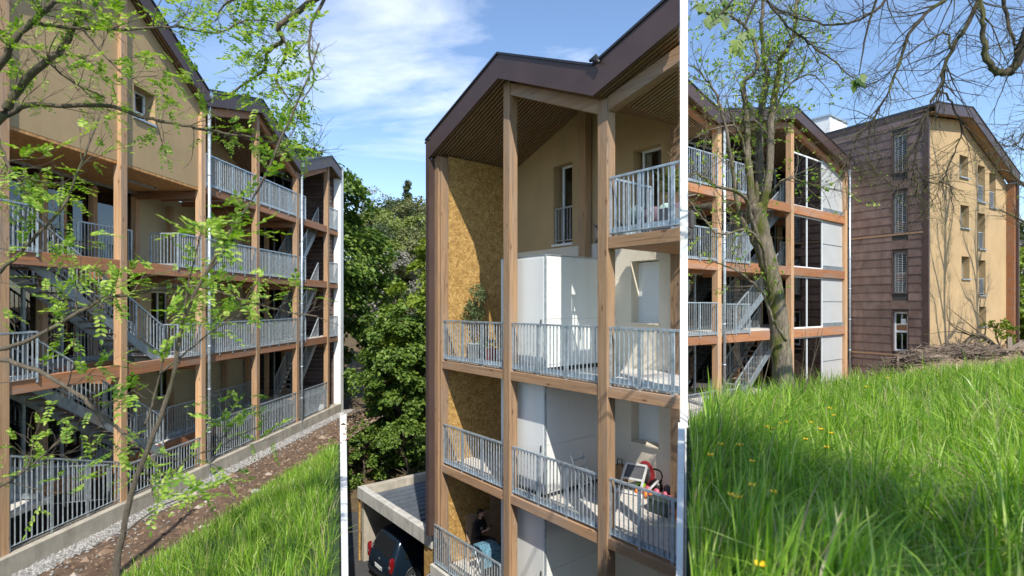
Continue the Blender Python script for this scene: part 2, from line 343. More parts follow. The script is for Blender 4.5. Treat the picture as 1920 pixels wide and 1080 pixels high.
def railing(mb, a, b, za, zb, h=1.05, sp=0.11, post=0.85, toe=True, t=0.014, h2=None):
    """Flat bar railing from a to b (s, d) with its foot at za, zb."""
    a3, b3 = Vector((*a, za)), Vector((*b, zb)); L = (Vector(b)-Vector(a)).length; up = Vector((0, 0, h)); h2 = h if h2 is None else h2; U = lambda f: Vector((0, 0, h+(h2-h)*f))
    if L < 0.05: return mb
    dr = (b3-a3)/L; n = max(2, round(L/sp)); flat = Vector((b[0]-a[0], b[1]-a[1], 0)).normalized(); side = Vector((-flat.y, flat.x, 0))
    mb.bar(a3+U(0), b3+U(1), 0.05, 0.04); mb.bar(a3+Vector((0, 0, 0.07)), b3+Vector((0, 0, 0.07)), 0.04, 0.018)
    np_ = max(1, round(L/post))
    for i in range(np_+1):
        p = a3+dr*(L*i/np_); mb.bar(p-Vector((0, 0, 0.03)), p+U(i/np_), 0.022, 0.055, flat)
    for i in range(1, n):
        p = a3+dr*(L*i/n); mb.bar(p+Vector((0, 0, 0.07)), p+U(i/n)-Vector((0, 0, 0.02)), t, 0.026, side)
    if toe:
        o = side*0.03; mb.bar(a3+Vector((0, 0, 0.11))+o, b3+Vector((0, 0, 0.11))+o, 0.006, 0.13)
    return mb
def flight(site, s0, z0, s1, z1, d0, d1, n=15, rails=True):
    """Open stair from (s0, z0) to (s1, z1) between depths d0 and d1."""
    st = thing_part('stair', site.root)
    for d in (d0, d1):
        MB().prism([(s0, z0-0.24), (s1, z1-0.24), (s1, z1+0.06), (s0, z0+0.06)], d-0.012, d+0.012).build('stringer', GALVD, st)
    m = MB()
    for i in range(n):
        f = (i+0.5)/n; s = s0+(s1-s0)*f; z = z0+(z1-z0)*f; m.box(s-0.15, s+0.15, d0+0.02, d1-0.02, z-0.03, z+0.015)
    m.build('tread', WTR, st)
    if rails:
        for d in (d0-0.03, d1+0.03): railing(MB(), (s0, d), (s1, d), z0+0.08, z1+0.08, 0.95, 0.13, 1.1, False).build('handrail', GALV, st)
def thing_part(name, root):
    o = bpy.data.objects.new(name, bpy.data.meshes.new(name)); COL.objects.link(o); o.parent = root
    o.location.z = -root.location.z; return o
def zig_roof(site, prof, d0, d1, fh, dsoff, slat=True, fm=FAS, clip=None, th=0.12, end=True):
    """Folded roof over a profile [(s, z top)]: sheet, fascia board, slatted soffit."""
    m = MB(); fs = MB(); sf = MB(); bk = MB(); tr = MB()
    for (a, za), (b, zb) in zip(prof, prof[1:]):
        m.prism([(a, za-th), (b, zb-th), (b, zb), (a, za)], d0+0.03, d1)
        fs.prism([(a, za-fh), (b, zb-fh), (b, zb+0.0), (a, za+0.0)], d0-0.03, d0+0.028)
        tr.prism([(a, za+0.002), (b, zb+0.002), (b, zb+0.05), (a, za+0.05)], d0-0.06, d0+0.05)
        zo = fh-0.05
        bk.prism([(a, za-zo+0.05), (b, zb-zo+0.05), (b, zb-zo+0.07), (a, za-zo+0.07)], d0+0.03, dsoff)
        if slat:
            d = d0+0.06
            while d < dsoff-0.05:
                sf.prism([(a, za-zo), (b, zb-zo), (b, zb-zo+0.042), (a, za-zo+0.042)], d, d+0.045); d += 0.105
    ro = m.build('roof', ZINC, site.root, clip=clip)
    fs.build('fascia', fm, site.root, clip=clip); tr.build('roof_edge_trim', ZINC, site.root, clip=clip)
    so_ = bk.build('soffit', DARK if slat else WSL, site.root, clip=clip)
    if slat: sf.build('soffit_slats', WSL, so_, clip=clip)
    return ro
def win(parent, s0, s1, z0, z1, d, mat=PVC, mull=0, rail=False, pane=GLS, w=0.055, back=True, split=None):
    """Window in the plane d: frame, pane, a dark room behind it."""
    m = MB()
    m.box(s0, s0+w, d, d+0.07, z0, z1); m.box(s1-w, s1, d, d+0.07, z0, z1); m.box(s0+w, s1-w, d, d+0.07, z0, z0+w); m.box(s0+w, s1-w, d, d+0.07, z1-w, z1)
    for i in range(mull):
        c = s0+(s1-s0)*(i+1)/(mull+1); m.box(c-w/2, c+w/2, d+0.003, d+0.067, z0+w, z1-w)
    if split: m.box(s0+w, s1-w, d-0.004, d+0.066, split-w/2, split+w/2)
    f = m.build('window', mat, parent)
    MB().box(s0+w*0.5, s1-w*0.5, d+0.03, d+0.036, z0+w*0.5, z1-w*0.5).build('pane', pane, f)
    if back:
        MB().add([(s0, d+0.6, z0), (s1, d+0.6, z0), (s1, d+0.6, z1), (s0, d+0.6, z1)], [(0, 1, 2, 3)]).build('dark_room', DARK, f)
    return f

# ------------------------------------------------------------------ left building: timber gallery block
def build_left():
    S = Site((-11.8, 0), (0.0797, 0.9968), -6.2)
    root = S.empty('gallery_building', 'timber framed apartment block with galvanised balconies and outdoor stairs above a gravel strip', 'building')
    sP = lambda k: (11.3+3.3*k+(0.12 if k == 0 else 0))/0.9968
    F3, F2, F1, FB, F0 = 3.94, 1.07, -1.79, -5.37, -4.62
    send = 29.1/0.9968
    prof = [(8.6, 7.0), (sP(1), 9.25), (sP(2), 7.2), (sP(3), 8.15), (sP(4), 6.6), (sP(5), 7.75), (send, 7.35)]
    top = lerp_prof(prof)
    zig_roof(S, prof, -0.16, 8.5, 0.52, 2.7)
    # posts, with the sawn shoulder below each floor beam
    for k in range(0, 6):
        s = sP(k); b = FB
        MB().box(s-0.11, s+0.11, -0.02, 0.20, b, top(s)-0.50).build('post', WPL, root, 0.008)
    for k in range(0, 5):
        a, b = sP(k)+0.11, sP(k+1)-0.11
        for z in (F2, F1): MB().box(a, b, 0.01, 0.17, z-0.17, z+0.16).build('floor_beam', WBL, root, 0.006)
        if k >= 2: MB().box(a, b, 0.01, 0.17, F3-0.17, F3+0.16).build('floor_beam', WBL, root, 0.006)
    a0 = 8.6
    for z in (F2, F1): MB().box(a0, sP(0)-0.11, 0.01, 0.17, z-0.17, z+0.16).build('floor_beam', WBL, root, 0.006)
    for z in (F3, F2, F1): MB().box(sP(5)+0.11, send, 0.01, 0.17, z-0.17, z+0.16).build('floor_beam', WBL, root, 0.006)
    for k in range(2, 5):                      # sloping rafters under the fascia
        a, b = sP(k), sP(k+1)
        MB().prism([(a+0.11, top(a)-0.80), (b-0.11, top(b)-0.80), (b-0.11, top(b)-0.535), (a+0.11, top(a)-0.535)], 0.02, 0.16).build('rafter', WBL, root)
    # decks
    def deck(s0, s1, d0, d1, z):
        MB().box(s0, s1, d0, d1, z+0.03, z+0.15).build('deck', DECK, root)
        m = MB(); s = s0+0.3
        while s < s1: m.box(s-0.05, s+0.05, d0+0.02, d1, z-0.15, z+0.028); s += 1.1
        m.build('joists', WCR, root)
    for z in (F2, F1):
        deck(sP(2), send, 0.18, 2.55, z)
        deck(a0, sP(2), 1.45, 2.45, z); deck(a0, 12.35, 0.18, 1.448, z); deck(16.55, sP(2), 0.18, 1.448, z)
        MB().box(12.35, 16.55, 1.36, 1.448, z-0.2, z+0.14).build('stair_well_beam', WBL, root)
    deck(sP(2), send, 0.18, 2.55, F3)
    MB().box(a0, sP(3), 1.35, 2.6, F0-0.12, F0).build('deck', DECK, root); MB().box(sP(3), send, 0.9, 2.6, F0-0.12, F0).build('deck', DECK, root)
    MB().box(a0, sP(3), 1.30, 1.345, F0-0.38, F0-0.005).build('stair_well_beam', WBL, root)
    MB().box(a0, 12.9, 0.3, 1.30, F0-0.12, F0).build('deck', DECK, root)
    for k in range(0, 6):
        s = sP(k)
        for z in (F3, F2, F1):
            if z == F3 and k < 2: continue
            MB().box(s-0.07, s+0.07, 0.2, 2.6, z-0.36, z-0.16).build('cross_beam', WCR, root)
        if k >= 1:
            MB().box(s-0.09, s+0.09, 2.32, 2.50, F0, F3-0.3).build('inner_post', WPL, root)
            MB().box(s+1.55, s+1.71, 2.32, 2.48, F0, F3-0.3).build('inner_post', WPL, root) if k < 5 else None
    # railings
    def rail(a, b, z, h=1.12): railing(MB(), a, b, z, z, h).build('railing', GALV, root)
    for k in (2, 3):
        for z in (F3, F2, F1): rail((sP(k)+0.13, 0.0), (sP(k+1)-0.13, 0.0), z+0.06)
    for z in (F3, F2, F1):
        rail((sP(4)+0.13, 0.0), (sP(4)+0.75, 0.0), z+0.06); rail((sP(4)+0.75, 0.0), (sP(4)+0.75, 1.2), z+0.06); rail((sP(5)+0.13, 0.0), (send-0.1, 0.0), z+0.06)
    for z in (F2, F1):
        rail((a0, 0.0), (12.2, 0.0), z+0.06); rail((12.2, 0.0), (12.2, 0.25), z+0.06)
        rail((16.75, 0.0), (sP(2)-0.13, 0.0), z+0.06); rail((16.75, 0.0), (16.75, 0.9), z+0.06); rail((14.8, 1.5), (16.7, 1.5), z+0.15)
    for k in range(0, 5):
        railing(MB(), (sP(k)+0.13, 0.02), (sP(k+1)-0.13, 0.02), FB+0.05, FB+0.05, 1.32 if k > 1 else (0.9 if k else 2.05), 0.125, 1.1, False, h2=1.05 if k == 0 else None).build('railing', GALV, root)
        if k in (1, 2, 3): railing(MB(), (sP(k)+0.3, 2.1 if k == 3 else 1.5), (sP(k+1)-0.1, 2.1 if k == 3 else 1.5), F0, F0, 1.1, 0.12, 1.0).build('railing', GALV, root)
    railing(MB(), (12.6, 0.35), (12.6, 1.3), F0, F0, 1.05).build('railing', GALV, root)
    railing(MB(), (11.5, 1.3), (14.6, 0.4), F0+0.05, F0-0.75, 1.0, 0.12, 1, False).build('railing', GALV, root)
    # stairs
    flight(S, 12.3, F2+0.1, 16.6, F1+0.1, 0.40, 1.30, 15)
    flight(S, 12.3, F1+0.1, 16.6, F0+0.1, 0.40, 1.30, 15)
    for z0, z1 in ((F2, F3), (F1, F2), (F0, F1)): flight(S, sP(4)+0.5, z0+0.1, sP(5)-0.15, z1+0.1, 0.5, 1.35, 14)
    # upper tan wall with its window
    w0, wz1 = S.at(250, 158, 0.1); w1, wz0 = S.at(290, 236, 0.1)
    wm = MB(); tw = lambda s: top(s)-0.50
    wall(wm, a0, sP(2)+0.02, F3-0.02, tw, [p[0] for p in prof], [(w0, w1, wz0, wz1)], 0.085, 0.50)
    wm.build('upper_wall', TAN, root)
    MB().box(w0-0.04, w1+0.04, 0.03, 0.40, wz0-0.05, wz0).build('window_sill', GALV, root)
    win(root, w0, w1, wz0, wz1, 0.40, PVC, 1, split=wz0+0.3)
    MB().box(a0, sP(2)+0.02, 0.09, 8, F3-0.10, F3-0.025).build('strand_board_soffit', OSBL, root)
    MB().bar((16.2, 1.2, F3-0.14), (17.4, 1.2, F3-0.14), 0.09, 0.07).build('ceiling_light', GALV, root)
    # glazed back walls of the two near bays
    for z0, z1 in ((F2+0.16, F3-0.1), (F1+0.16, F2-0.05), (F0, F1-0.05)):
        m = MB(); s = a0; d = 2.46
        while s < sP(2)-0.2:
            m.box(s-0.035, s+0.035, d, d+0.09, z0, z1); s += 1.12
        for z in (z0, z1-0.08): m.box(a0, sP(2), d+0.004, d+0.085, z, z+0.08)
        f = m.build('glazing_frame', GALV, root)
        MB().box(a0, sP(2), d+0.04, d+0.048, z0, z1).build('glazing_pane', GLSR, f)
    for z in (F2, F1): MB().box(a0, sP(2), 2.56, 7.9, z-0.15, z+0.12).build('floor_slab', CONC, root)
    MB().box(a0, sP(2), 7.9, 8.1, FB, F3).build('room_wall', TAN2, root)
    MB().box(a0-0.2, a0, 0.2, 8.1, FB-0.8, 7.0).build('room_wall', TAN2, root)
    # tan inner walls of the gallery bays
    for z0, z1, hs in ((F0, F1+0.03, [(19.2, 19.9, -3.4, -2.3)]), (F1+0.15, F2+0.03, [(18.9, 19.8, -1.62, 0.5)]), (F2+0.15, F3+0.03, [(23.1, 24.1, 1.25, 3.3)])):
        m = MB(); wall(m, sP(2)+0.05, sP(4), z0, z1, [], hs, 2.6, 2.8); m.build('inner_wall', TAN2, root)
        for h in hs: win(root, *h, 2.70, PVC, 1)
    m = MB(); wall(m, sP(2)+0.05, sP(4), F3+0.16, lambda s: top(s)-0.46, [p[0] for p in prof], [(19.3, 20.2, F3+0.2, F3+2.2)], 2.6, 2.8); m.build('inner_wall', TAN, root)
    win(root, 19.3, 20.2, F3+0.2, F3+2.2, 2.70, PVC, 1)
    m = MB()
    for z0, z1 in ((F0, F1-0.1), (F1+0.15, F2-0.1), (F2+0.15, F3-0.1), (F3+0.15, 6.9)):
        for s in np.linspace(sP(4)+0.1, send-0.1, 6): m.box(s-0.03, s+0.03, 2.6, 2.68, z0, z1)
    f = m.build('glazing_frame', GALV, root); MB().box(sP(4), send, 2.63, 2.64, F0, 6.7).build('glazing_pane', GLSR, f)
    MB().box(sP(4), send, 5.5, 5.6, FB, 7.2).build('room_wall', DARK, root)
    m = MB()
    for i in range(34): m.bar((sP(5)+0.12, 0.32, F1+0.2+i*0.24), (send, 0.32, F1+0.2+i*0.24), 0.02, 0.2)
    m.build('shingle_cladding', COP, root)
    # base wall, basement, downpipes, end wall
    MB().box(a0, send, -0.16, 0.2, FB-1.0, FB).build('base_wall', CONC, root, 0.01)
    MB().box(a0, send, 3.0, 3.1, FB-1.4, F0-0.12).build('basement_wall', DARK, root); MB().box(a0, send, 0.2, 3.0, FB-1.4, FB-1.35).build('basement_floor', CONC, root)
    for k in (2, 4):
        s = sP(k)+0.15; z = top(sP(k))-0.2
        m = MB().tube([(s, -0.12, z), (s, -0.12, FB-0.9)], 0.05, 10)
        for q in np.arange(FB-0.4, z, 1.45): m.tube([(s, -0.12, q), (s, -0.12, q+0.05)], 0.06, 10)
        m.box(s-0.08, s+0.08, -0.2, -0.04, z-0.02, z+0.22); m.build('downpipe', GALV, root)
    MB().box(sP(2)-0.1, sP(2)+0.04, 2.56, 7.9, FB, 6.6).build('partition_wall', TAN2, root)
    MB().box(send, send+0.40, -0.12, 0.1, -6.6, 7.5).box(send, send+0.25, 0.102, 8.5, -6.6, 7.0).build('end_wall', WHITE, root)
    m = MB()
    for i in range(52): m.bar((send-0.03, 0.25, FB+0.1+i*0.24), (send-0.03, 2.5, FB+0.1+i*0.24), 0.02, 0.225)
    m.build('shingle_cladding', COP, root)
    return S
SL = build_left()

# ------------------------------------------------------------------ middle building
PIER = Vector((0.3145, 1.0))       # sight line of the open end of the block
def build_middle():
    S = Site((-2.506, 15.66), (0.63, -0.777), -9.2)
    root = S.empty('corner_building', 'tall balcony block with brown folded roof, strand board end wall and white storage cabinets', 'building')
    nl = Vector((PIER.y, -PIER.x)).normalized()      # outer side of the cut
    def clipplane():
        P = Vector((PIER.x*9, 9.0)); s = (P-S.O).dot(S.u); d = (P-S.O).dot(S.v)
        return (Vector((s, d, 0)), Vector((nl.dot(S.u), nl.dot(S.v), 0)))
    CL = clipplane()
    A = S.at
    L4, L3, L2, L1 = 1.32, -1.53, -4.41, -7.28
    d0 = -0.35
    pts = [(800, 265), (935, 102), (1113, 125), (1250, 3)]
    prof = [A(px, py, d0) for px, py in pts]
    (sa, za), (sb, zb) = prof[2], prof[3]; k = (zb-za)/(sb-sa)
    prof[3] = (sa+2.6, za+k*2.6); prof.append((sa+4.6, za+k*2.6-0.9))
    top = lerp_prof(prof); fh = 0.56
    zig_roof(S, prof, d0, 6.5, fh, 2.66, clip=CL)
    s00 = prof[0][0]
    m = MB(); m.tube([(s00-0.1, d0+0.02, prof[0][1]-0.02), (s00+0.25, d0-0.03, prof[0][1]+0.02)], 0.035, 6)
    s2, z2 = prof[2]
    for i in range(5): m.tube([(s2-0.02+0.02*i, d0-0.08, z2+0.09), (s2+0.16+0.02*i, d0-0.1, z2+0.13-0.04*i)], 0.03, 6)
    m.build('gutter_outlet', ZINC, root)
    # brown metal end frame and posts
    zb0 = A(812, 1010, d0)[1]
    MB().box(s00, s00+0.17, d0-0.03, 3.0, zb0, prof[0][1]-fh+0.04).build('end_cladding', FAS, root)
    MB().box(s00+0.17, s00+0.33, d0+0.16, 3.0, zb0-0.05, top(s00+0.25)-fh+0.02).build('end_stud', WPM, root)
    c1 = A(830, 0, 0)[0]; c2 = A(957, 0, 0)[0]; c3 = A(1137, 0, 0)[0]; c4 = c3+(c3-c2)
    w = 0.122
    for c in (c1, c2, c3):
        zz = -9.0 if c > c1 else L1-0.15
        MB().box(c-w, c+w, -w, w, zz, top(c)-fh-0.02).build('post', WPM, root, 0.012)
    for a, b in ((c1, c2), (c2, c3), (c3, c4)):
        a2, b2 = a+w, b-w
        if a > c1: MB().prism([(a2, top(a2)-fh-0.30), (b2, top(b2)-fh-0.30), (b2, top(b2)-fh-0.02), (a2, top(a2)-fh-0.02)], -0.10, 0.10).build('rafter', WBM, root, 0.008, CL)
        for z in (L3, L2, L1):
            MB().box(a2, b2, -0.1, 0.08, z-0.23, z-0.02).build('floor_beam', WBM, root, 0.008, CL)
    MB().box(c3+w, c4, -0.1, 0.08, L4-0.25, L4-0.02).build('floor_beam', WBM, root, 0.008, CL)
    D = 2.6
    def deck(a, b, z):
        m = MB(); d = 0.085
        while d < D: m.box(a, b, d, min(D, d+0.14), z-0.05, z); d += 0.15
        m.build('deck', DECK, root, clip=CL)
        m = MB().box(a, b, 0.09, D, z-0.20, z-0.055); m.build('deck_underside', WCR, root, clip=CL)
    e0 = c1+0.1
    for z in (L3, L2, L1): deck(e0, c4, z)
    deck(c3, c4, L4)
    # end wall of strand board, seen from inside
    m = MB(); zz = [L1-1.9, L1+0.02, L2-0.06, L3-0.06, L3+2.44, top(e0)-fh]
    for a, b in ((0.13, 1.30), (1.304, D)):
        for z0, z1 in zip(zz, zz[1:]): m.box(e0-0.022, e0, a, b, z0+0.002, z1-0.002)
    ow = m.build('strand_board_wall', OSBM, root); MB().box(e0-0.1, e0-0.024, 0.13, D, L1-1.9, top(e0)-fh).build('wall_core', DARK, root)
    # inner walls
    z465 = A(1040, 466, D)[1]
    h1 = (*[A(1038, 0, D)[0], A(1073, 0, D)[0]], A(1055, 457, D)[1], A(1055, 308, D)[1])
    h2 = (*[A(1187, 0, D)[0], A(1240, 0, D)[0]], L4+0.02, A(1215, 275, D)[1])
    m = MB(); wall(m, e0, c4, z465, lambda s: top(s)-fh+0.05, [p[0] for p in prof], [h1, h2], D, D+0.35); m.build('upper_wall', TAN, root, clip=CL)
    win(root, h1[0]+0.12, h1[1], h1[2], h1[3], D+0.24, PVC); win(root, h2[0]+0.1, h2[1], h2[2], h2[3], D+0.24, PVC)
    MB().box(h1[0]-0.04, h1[1]+0.04, D-0.05, D+0.3, h1[2]-0.06, h1[2]-0.002).build('window_sill', PVC, root)
    railing(MB(), (h1[0]+0.03, D+0.06), (h1[1]-0.02, D+0.06), h1[2]+0.03, h1[2]+0.03, 0.98, 0.11, 1.2, False).build('window_guard', GALV, root)
    MB().box(h1[0]+0.45, h1[1]-0.06, D+0.33, D+0.36, h1[2]+0.1, h1[3]-0.1).build('curtain', CREAM, root)
    lz = z465-0.003
    holes = []
    for z in (L3, L2, L1):
        a = A(1185, 0, D)[0]; b = A(1237, 0, D)[0]
        zt = A(1210, 488, D)[1]-L3; zbm = A(1210, 606, D)[1]-L3
        holes.append((a, b, z+zbm, z+zt))
    m = MB(); wall(m, e0, c4, L1-0.1, lz, [], holes, D-0.03, D+0.35); m.build('lower_wall', CREAM, root, clip=CL)
    for h in holes:
        f = MB()
        n = int((h[3]-h[2])/0.055)
        for i in range(n): z = h[2]+i*0.055; f.prism([(D+0.26, z), (D+0.26, z+0.053), (D+0.268, z+0.053), (D+0.275, z)], h[0], h[1], 'x')
        f.build('roller_shutter', PVC, root)
        MB().box(h[0], h[1]+0.02, D-0.1, D+0.26, h[2]-0.03, h[2]+0.004).build('window_sill', CREAM, root)
    # projecting cream bay round the shuttered window
    # inner timber posts
    for px, pz in ((1093, L3), (1268, L1)):
        s = A(px, 0, D-0.25)[0]
        MB().box(s-0.12, s+0.12, D-0.3, D-0.06, pz, top(s)-fh+0.0).build('inner_post', WPL if px < 1200 else WPM, root, 0.01, CL)
    # storage cabinets
    q0 = c2-0.75; q1 = A(1022, 0, 0.30)[0]
    for z, zt in ((L3, A(1022, 478, 0.30)[1]), (L2, L3-0.21), (L1, L2-0.21)):
        cab = MB().box(q0, q1, 0.30, D-0.04, z+0.10, zt).build('storage_cabinet', PANEL, root, 0.006)
        for a, b in ((q0+0.04, q1-0.03),): MB().box(a, b, 0.285, 0.298, z+0.17, zt-0.05).build('cabinet_door', PANEL, cab, 0.004)
        MB().box(q1+0.002, q1+0.014, 0.34, D-0.1, z+0.17+0.0, z+1.2).box(q1+0.002, q1+0.014, 0.34, D-0.1, z+1.215, zt-0.05).build('side_panel', PANEL, cab, 0.004)
        tr = MB()
        for dd in (0.292, D-0.08): tr.box(q1-0.012, q1+0.018, dd, dd+0.035, z+0.105, zt+0.003)
        tr.box(q0, q1+0.018, 0.286, D-0.04, zt+0.004, zt+0.022); tr.box(q0+0.02, q1-0.013, 0.278, 0.284, z+0.11, z+0.15)
        tr.build('edge_trim', GALV, cab); MB().box(q0+0.5, q0+0.502, 0.28, 0.2845, z+0.17, zt-0.05).box(q1-0.12, q1-0.10, 0.262, 0.284, z+1.05, z+1.2).build('door_handle', ZINC, cab)
        m = MB(); d = 0.36
        while d < D-0.3: m.box(q1-0.05, q1-0.02, d, d+0.12, z, z+0.098); d += 0.19
        s = q0+0.05
        while s < q1-0.1: m.box(s, s+0.1, 0.32, 0.35, z, z+0.098); s += 0.17
        m.build('cabinet_foot', ZINC, cab)
    # railings
    def rail(a, b, z, d=-0.05): railing(MB(), (a, d), (b, d), z, z, 1.12, 0.108, 0.82).build('railing', GALV, root, clip=CL)
    for z in (L3, L2):
        rail(c1+w+0.02, c2-w-0.02, z-0.02); rail(c2+w+0.02, c3-w-0.02, z-0.02); rail(c3+w+0.02, c3+2.2, z-0.02)
    rail(c3+w+0.02, c3+2.2, L4-0.02)
    rail(c1-0.1, c2-w-0.02, L1+0.02, -0.2); rail(c2-0.05, c3-w, L1-0.35, -0.2)
    railing(MB(), (A(1062, 0, D-0.15)[0], D-0.15), (A(1122, 0, D-0.15)[0], D-0.15), L2+0.0, L2+0.0, 0.9, 0.1, 0.6, False).build('railing', GALV, root)
    railing(MB(), (c3+0.14, 0.1), (c3+0.14, 1.2), L4, L4, 1.1).build('railing', GALV, root)
    railing(MB(), (c3+0.2, D-0.12), (c3+2.5, D-0.12), L4, L4, 1.05, 0.12, 0.8, False).build('railing', GALV, root, clip=CL)
    # concrete parapet at the foot and core walls
    MB().box(c1-0.22, c4, -0.28, -0.11, -9.2, L1+0.02).build('parapet', CONCL, root, 0.012, CL)
    MB().box(c1-0.22, c4, D+0.36, D+0.46, -9.2, 4.4).build('core_wall', DARK, root, clip=CL)
    MB().tube([(c1-0.3, -0.35, L1-0.35), (c1-0.3, -0.2, L1-0.3), (c1-0.24, -0.2, L1-0.3)], 0.02, 6).build('rain_spout', GALV, root)
    # white rendered pier closing the open right end
    P = PIER*9.06; s, d = (P-S.O).dot(S.u), (P-S.O).dot(S.v)
    return S, dict(c1=c1, c2=c2, c3=c3, L4=L4, L3=L3, L2=L2, L1=L1, D=D, e0=e0)
SM, MI = build_middle()
def pier():
    r = thing('end_pier', 'slim full height white rendered pier at the cut right end of the balcony block', 'pier', (PIER.x*9.1+0.072, 9.1, -9.2), -math.atan(0.3185))
    MB().box(-0.064, 0.064, 0, 0.34, 0, 15.6).build('shaft', WHITE, r, 0.004)
    MB().box(-0.066, 0.066, -0.01, 0.35, 15.6, 15.64).build('coping', ZINC, r)
pier()

# ------------------------------------------------------------------ right gallery block
def build_right():
    S = Site((0.03, 15.0), (0.8014, 0.598), -5.4)
    root = S.empty('rear_gallery_building', 'timber gallery block with white screens and outdoor stairs behind the mossy tree', 'building')
    A = S.at
    F3, F2, F1, FB = 4.43, 1.56, -1.31, -3.98
    pk = {i: A(px, 0, 0)[0] for i, px in enumerate((1195, 1344, 1481, 1582))}; w = 0.13
    d0 = -0.4
    pts = [(1225, 92), (1347, 206), (1492, 201), (1594, 300)]
    prof = [A(px, py, d0) for px, py in pts]; top = lerp_prof(prof); fh = 0.50
    sE = prof[-1][0]; sS = prof[0][0]
    zig_roof(S, prof, d0, 7.5, fh, 2.8)
    for i, s in pk.items(): MB().box(s-w, s+w, -w, w, -5.4, top(s)-fh).build('post', WPL, root, 0.01)
    for a, b in ((0, 1), (1, 2), (2, 3)):
        a2, b2 = pk[a]+w, pk[b]-w
        for z in (F3, F2, F1): MB().box(a2, b2, -0.1, 0.08, z-0.2, z+0.2).build('floor_beam', WBL, root, 0.008)
        MB().prism([(a2, top(a2)-fh-0.28), (b2, top(b2)-fh-0.28), (b2, top(b2)-fh-0.02), (a2, top(a2)-fh-0.02)], -0.1, 0.1).build('rafter', WBL, root)
        for z in (F3, F2, F1): MB().box(a2, b2, 0.09, 2.7, z+0.08, z+0.2).build('deck', DECK, root)
        for z in (F3, F2, F1):
            for f in (0.02, 0.5, 0.98): MB().box(a2+(b2-a2)*f-0.06, a2+(b2-a2)*f+0.06, 0.09, 2.7, z-0.28, z-0.0).build('cross_beam', WCR, root)
    MB().box(pk[0], sE, 0.09, 2.7, FB-0.3, FB-0.15).build('deck', DECK, root)
    MB().box(pk[2], sE, -0.14, 0.12, FB-1.2, FB-0.12).build('base_wall', CONC, root); MB().box(pk[0], pk[2], -0.14, 0.12, FB-1.6, FB-0.75).build('base_wall', CONC, root)
    # left bay: railings, wall behind
    for z in (F3, F2, F1, FB-0.75):
        railing(MB(), (pk[0], -0.12), (pk[1]-w-0.02, -0.12), z+0.1, z+0.1, 1.3, 0.14, 1.2).build('railing', GALV, root)
        railing(MB(), (pk[1]+w+0.02, -0.12), (pk[1]+2.2, -0.12), z+0.1, z+0.1, 1.25, 0.14, 1.1).build('railing', GALV, root)
        railing(MB(), (pk[1]+2.2, -0.12), (pk[1]+2.2, 1.0), z+0.1, z+0.1, 1.25, 0.14, 1.1).build('railing', GALV, root)
    for i, (z0, z1) in enumerate(((FB-1.0, F1-0.1), (F1+0.2, F2-0.1), (F2+0.2, F3-0.1), (F3+0.2, None))):
        m = MB(); wall(m, pk[0]-0.5, pk[1]+0.8, z0, z1 if z1 else (lambda s: top(s)-fh), [p[0] for p in prof], [(pk[1]-3.1, pk[1]-1.5, z0+0.05, z0+2.15)], 2.7, 2.9); m.build('inner_wall', TAN2, root)
        win(root, pk[1]-3.1, pk[1]-1.5, z0+0.05, z0+2.15, 2.82, GALV, 1)
        # glazed middle and right bays, mullions at the back of the gallery
        zt = z1 if z1 else 7.4
        m = MB()
        for s in np.linspace(pk[1]+0.8, sE-0.4, 8): m.box(s-0.04, s+0.04, 2.5, 2.58, z0, min(zt, top(s)-fh))
        for z in (z0, zt-0.08): m.box(pk[1]+0.8, sE-0.4, 2.51, 2.57, z, z+0.07)
        f = m.build('glazing_frame', GALV, root); MB().box(pk[1]+0.8, sE-0.4, 2.54, 2.55, z0, zt).build('glazing_pane', GLSR, f)
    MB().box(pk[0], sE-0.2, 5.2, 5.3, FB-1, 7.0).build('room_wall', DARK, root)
    # right bay: framed glass and white screens
    g0, g1 = pk[2]+w, A(1541, 0, 0.06)[0]
    for i, (z0, z1) in enumerate(((FB-0.12, F1-0.2), (F1+0.2, F2-0.2), (F2+0.2, F3-0.2), (F3+0.2, A(1541, 303, 0.06)[1]))):
        m = MB()
        for s in np.linspace(g0+0.03, g1-0.03, 3): m.box(s-0.035, s+0.035, 0.03, 0.10, z0, z1)
        for z in (z0, z1-0.07): m.box(g0, g1, 0.034, 0.096, z, z+0.07)
        f = m.build('glazing_frame', PVC, root); MB().box(g0, g1, 0.06, 0.068, z0, z1).build('glazing_pane', GLSR, f)
        zt = (lambda s: top(s)-fh) if i == 3 else (lambda s: z1)
        m = MB(); a, b = g1+0.03, pk[3]-w
        m.prism([(a, z0), (b, z0), (b, zt(b)), (a, zt(a))], 0.03, 0.06)
        sc = m.build('white_screen', SCREEN, root)
        MB().box(a, b, 0.012, 0.0285, z0+1.28, z0+1.31).build('screen_rail', GALVD, sc); MB().box(a+0.02, b, -0.03, 0.027, z0, z0+0.22).build('screen_plinth', GALVD, sc)
        railing(MB(), (g0, 0.5), (g1, 0.5), z0+0.1, z0+0.1, 1.1, 0.16, 1.2).build('railing', GALV, root)
        MB().box(pk[3]-0.2, pk[3]+0.1, 0.3, 2.7, z0, zt(pk[3])-0.02).build('side_wall', COP, root)
    # stairs rising to the right
    for z0, z1 in ((FB-0.6, F1), (F1, F2), (F2, F3)):
        flight(S, pk[1]+2.3, z0+0.2, pk[2]+0.6, z1+0.2, 0.6, 1.7, 14)
    # inner posts, downpipes, roof box
    for px in (1382, 1425, 1462): 
        s = A(px, 0, 2.3)[0]; MB().box(s-0.1, s+0.1, 2.2, 2.4, FB-0.7, F3).build('inner_post', WPL, root)
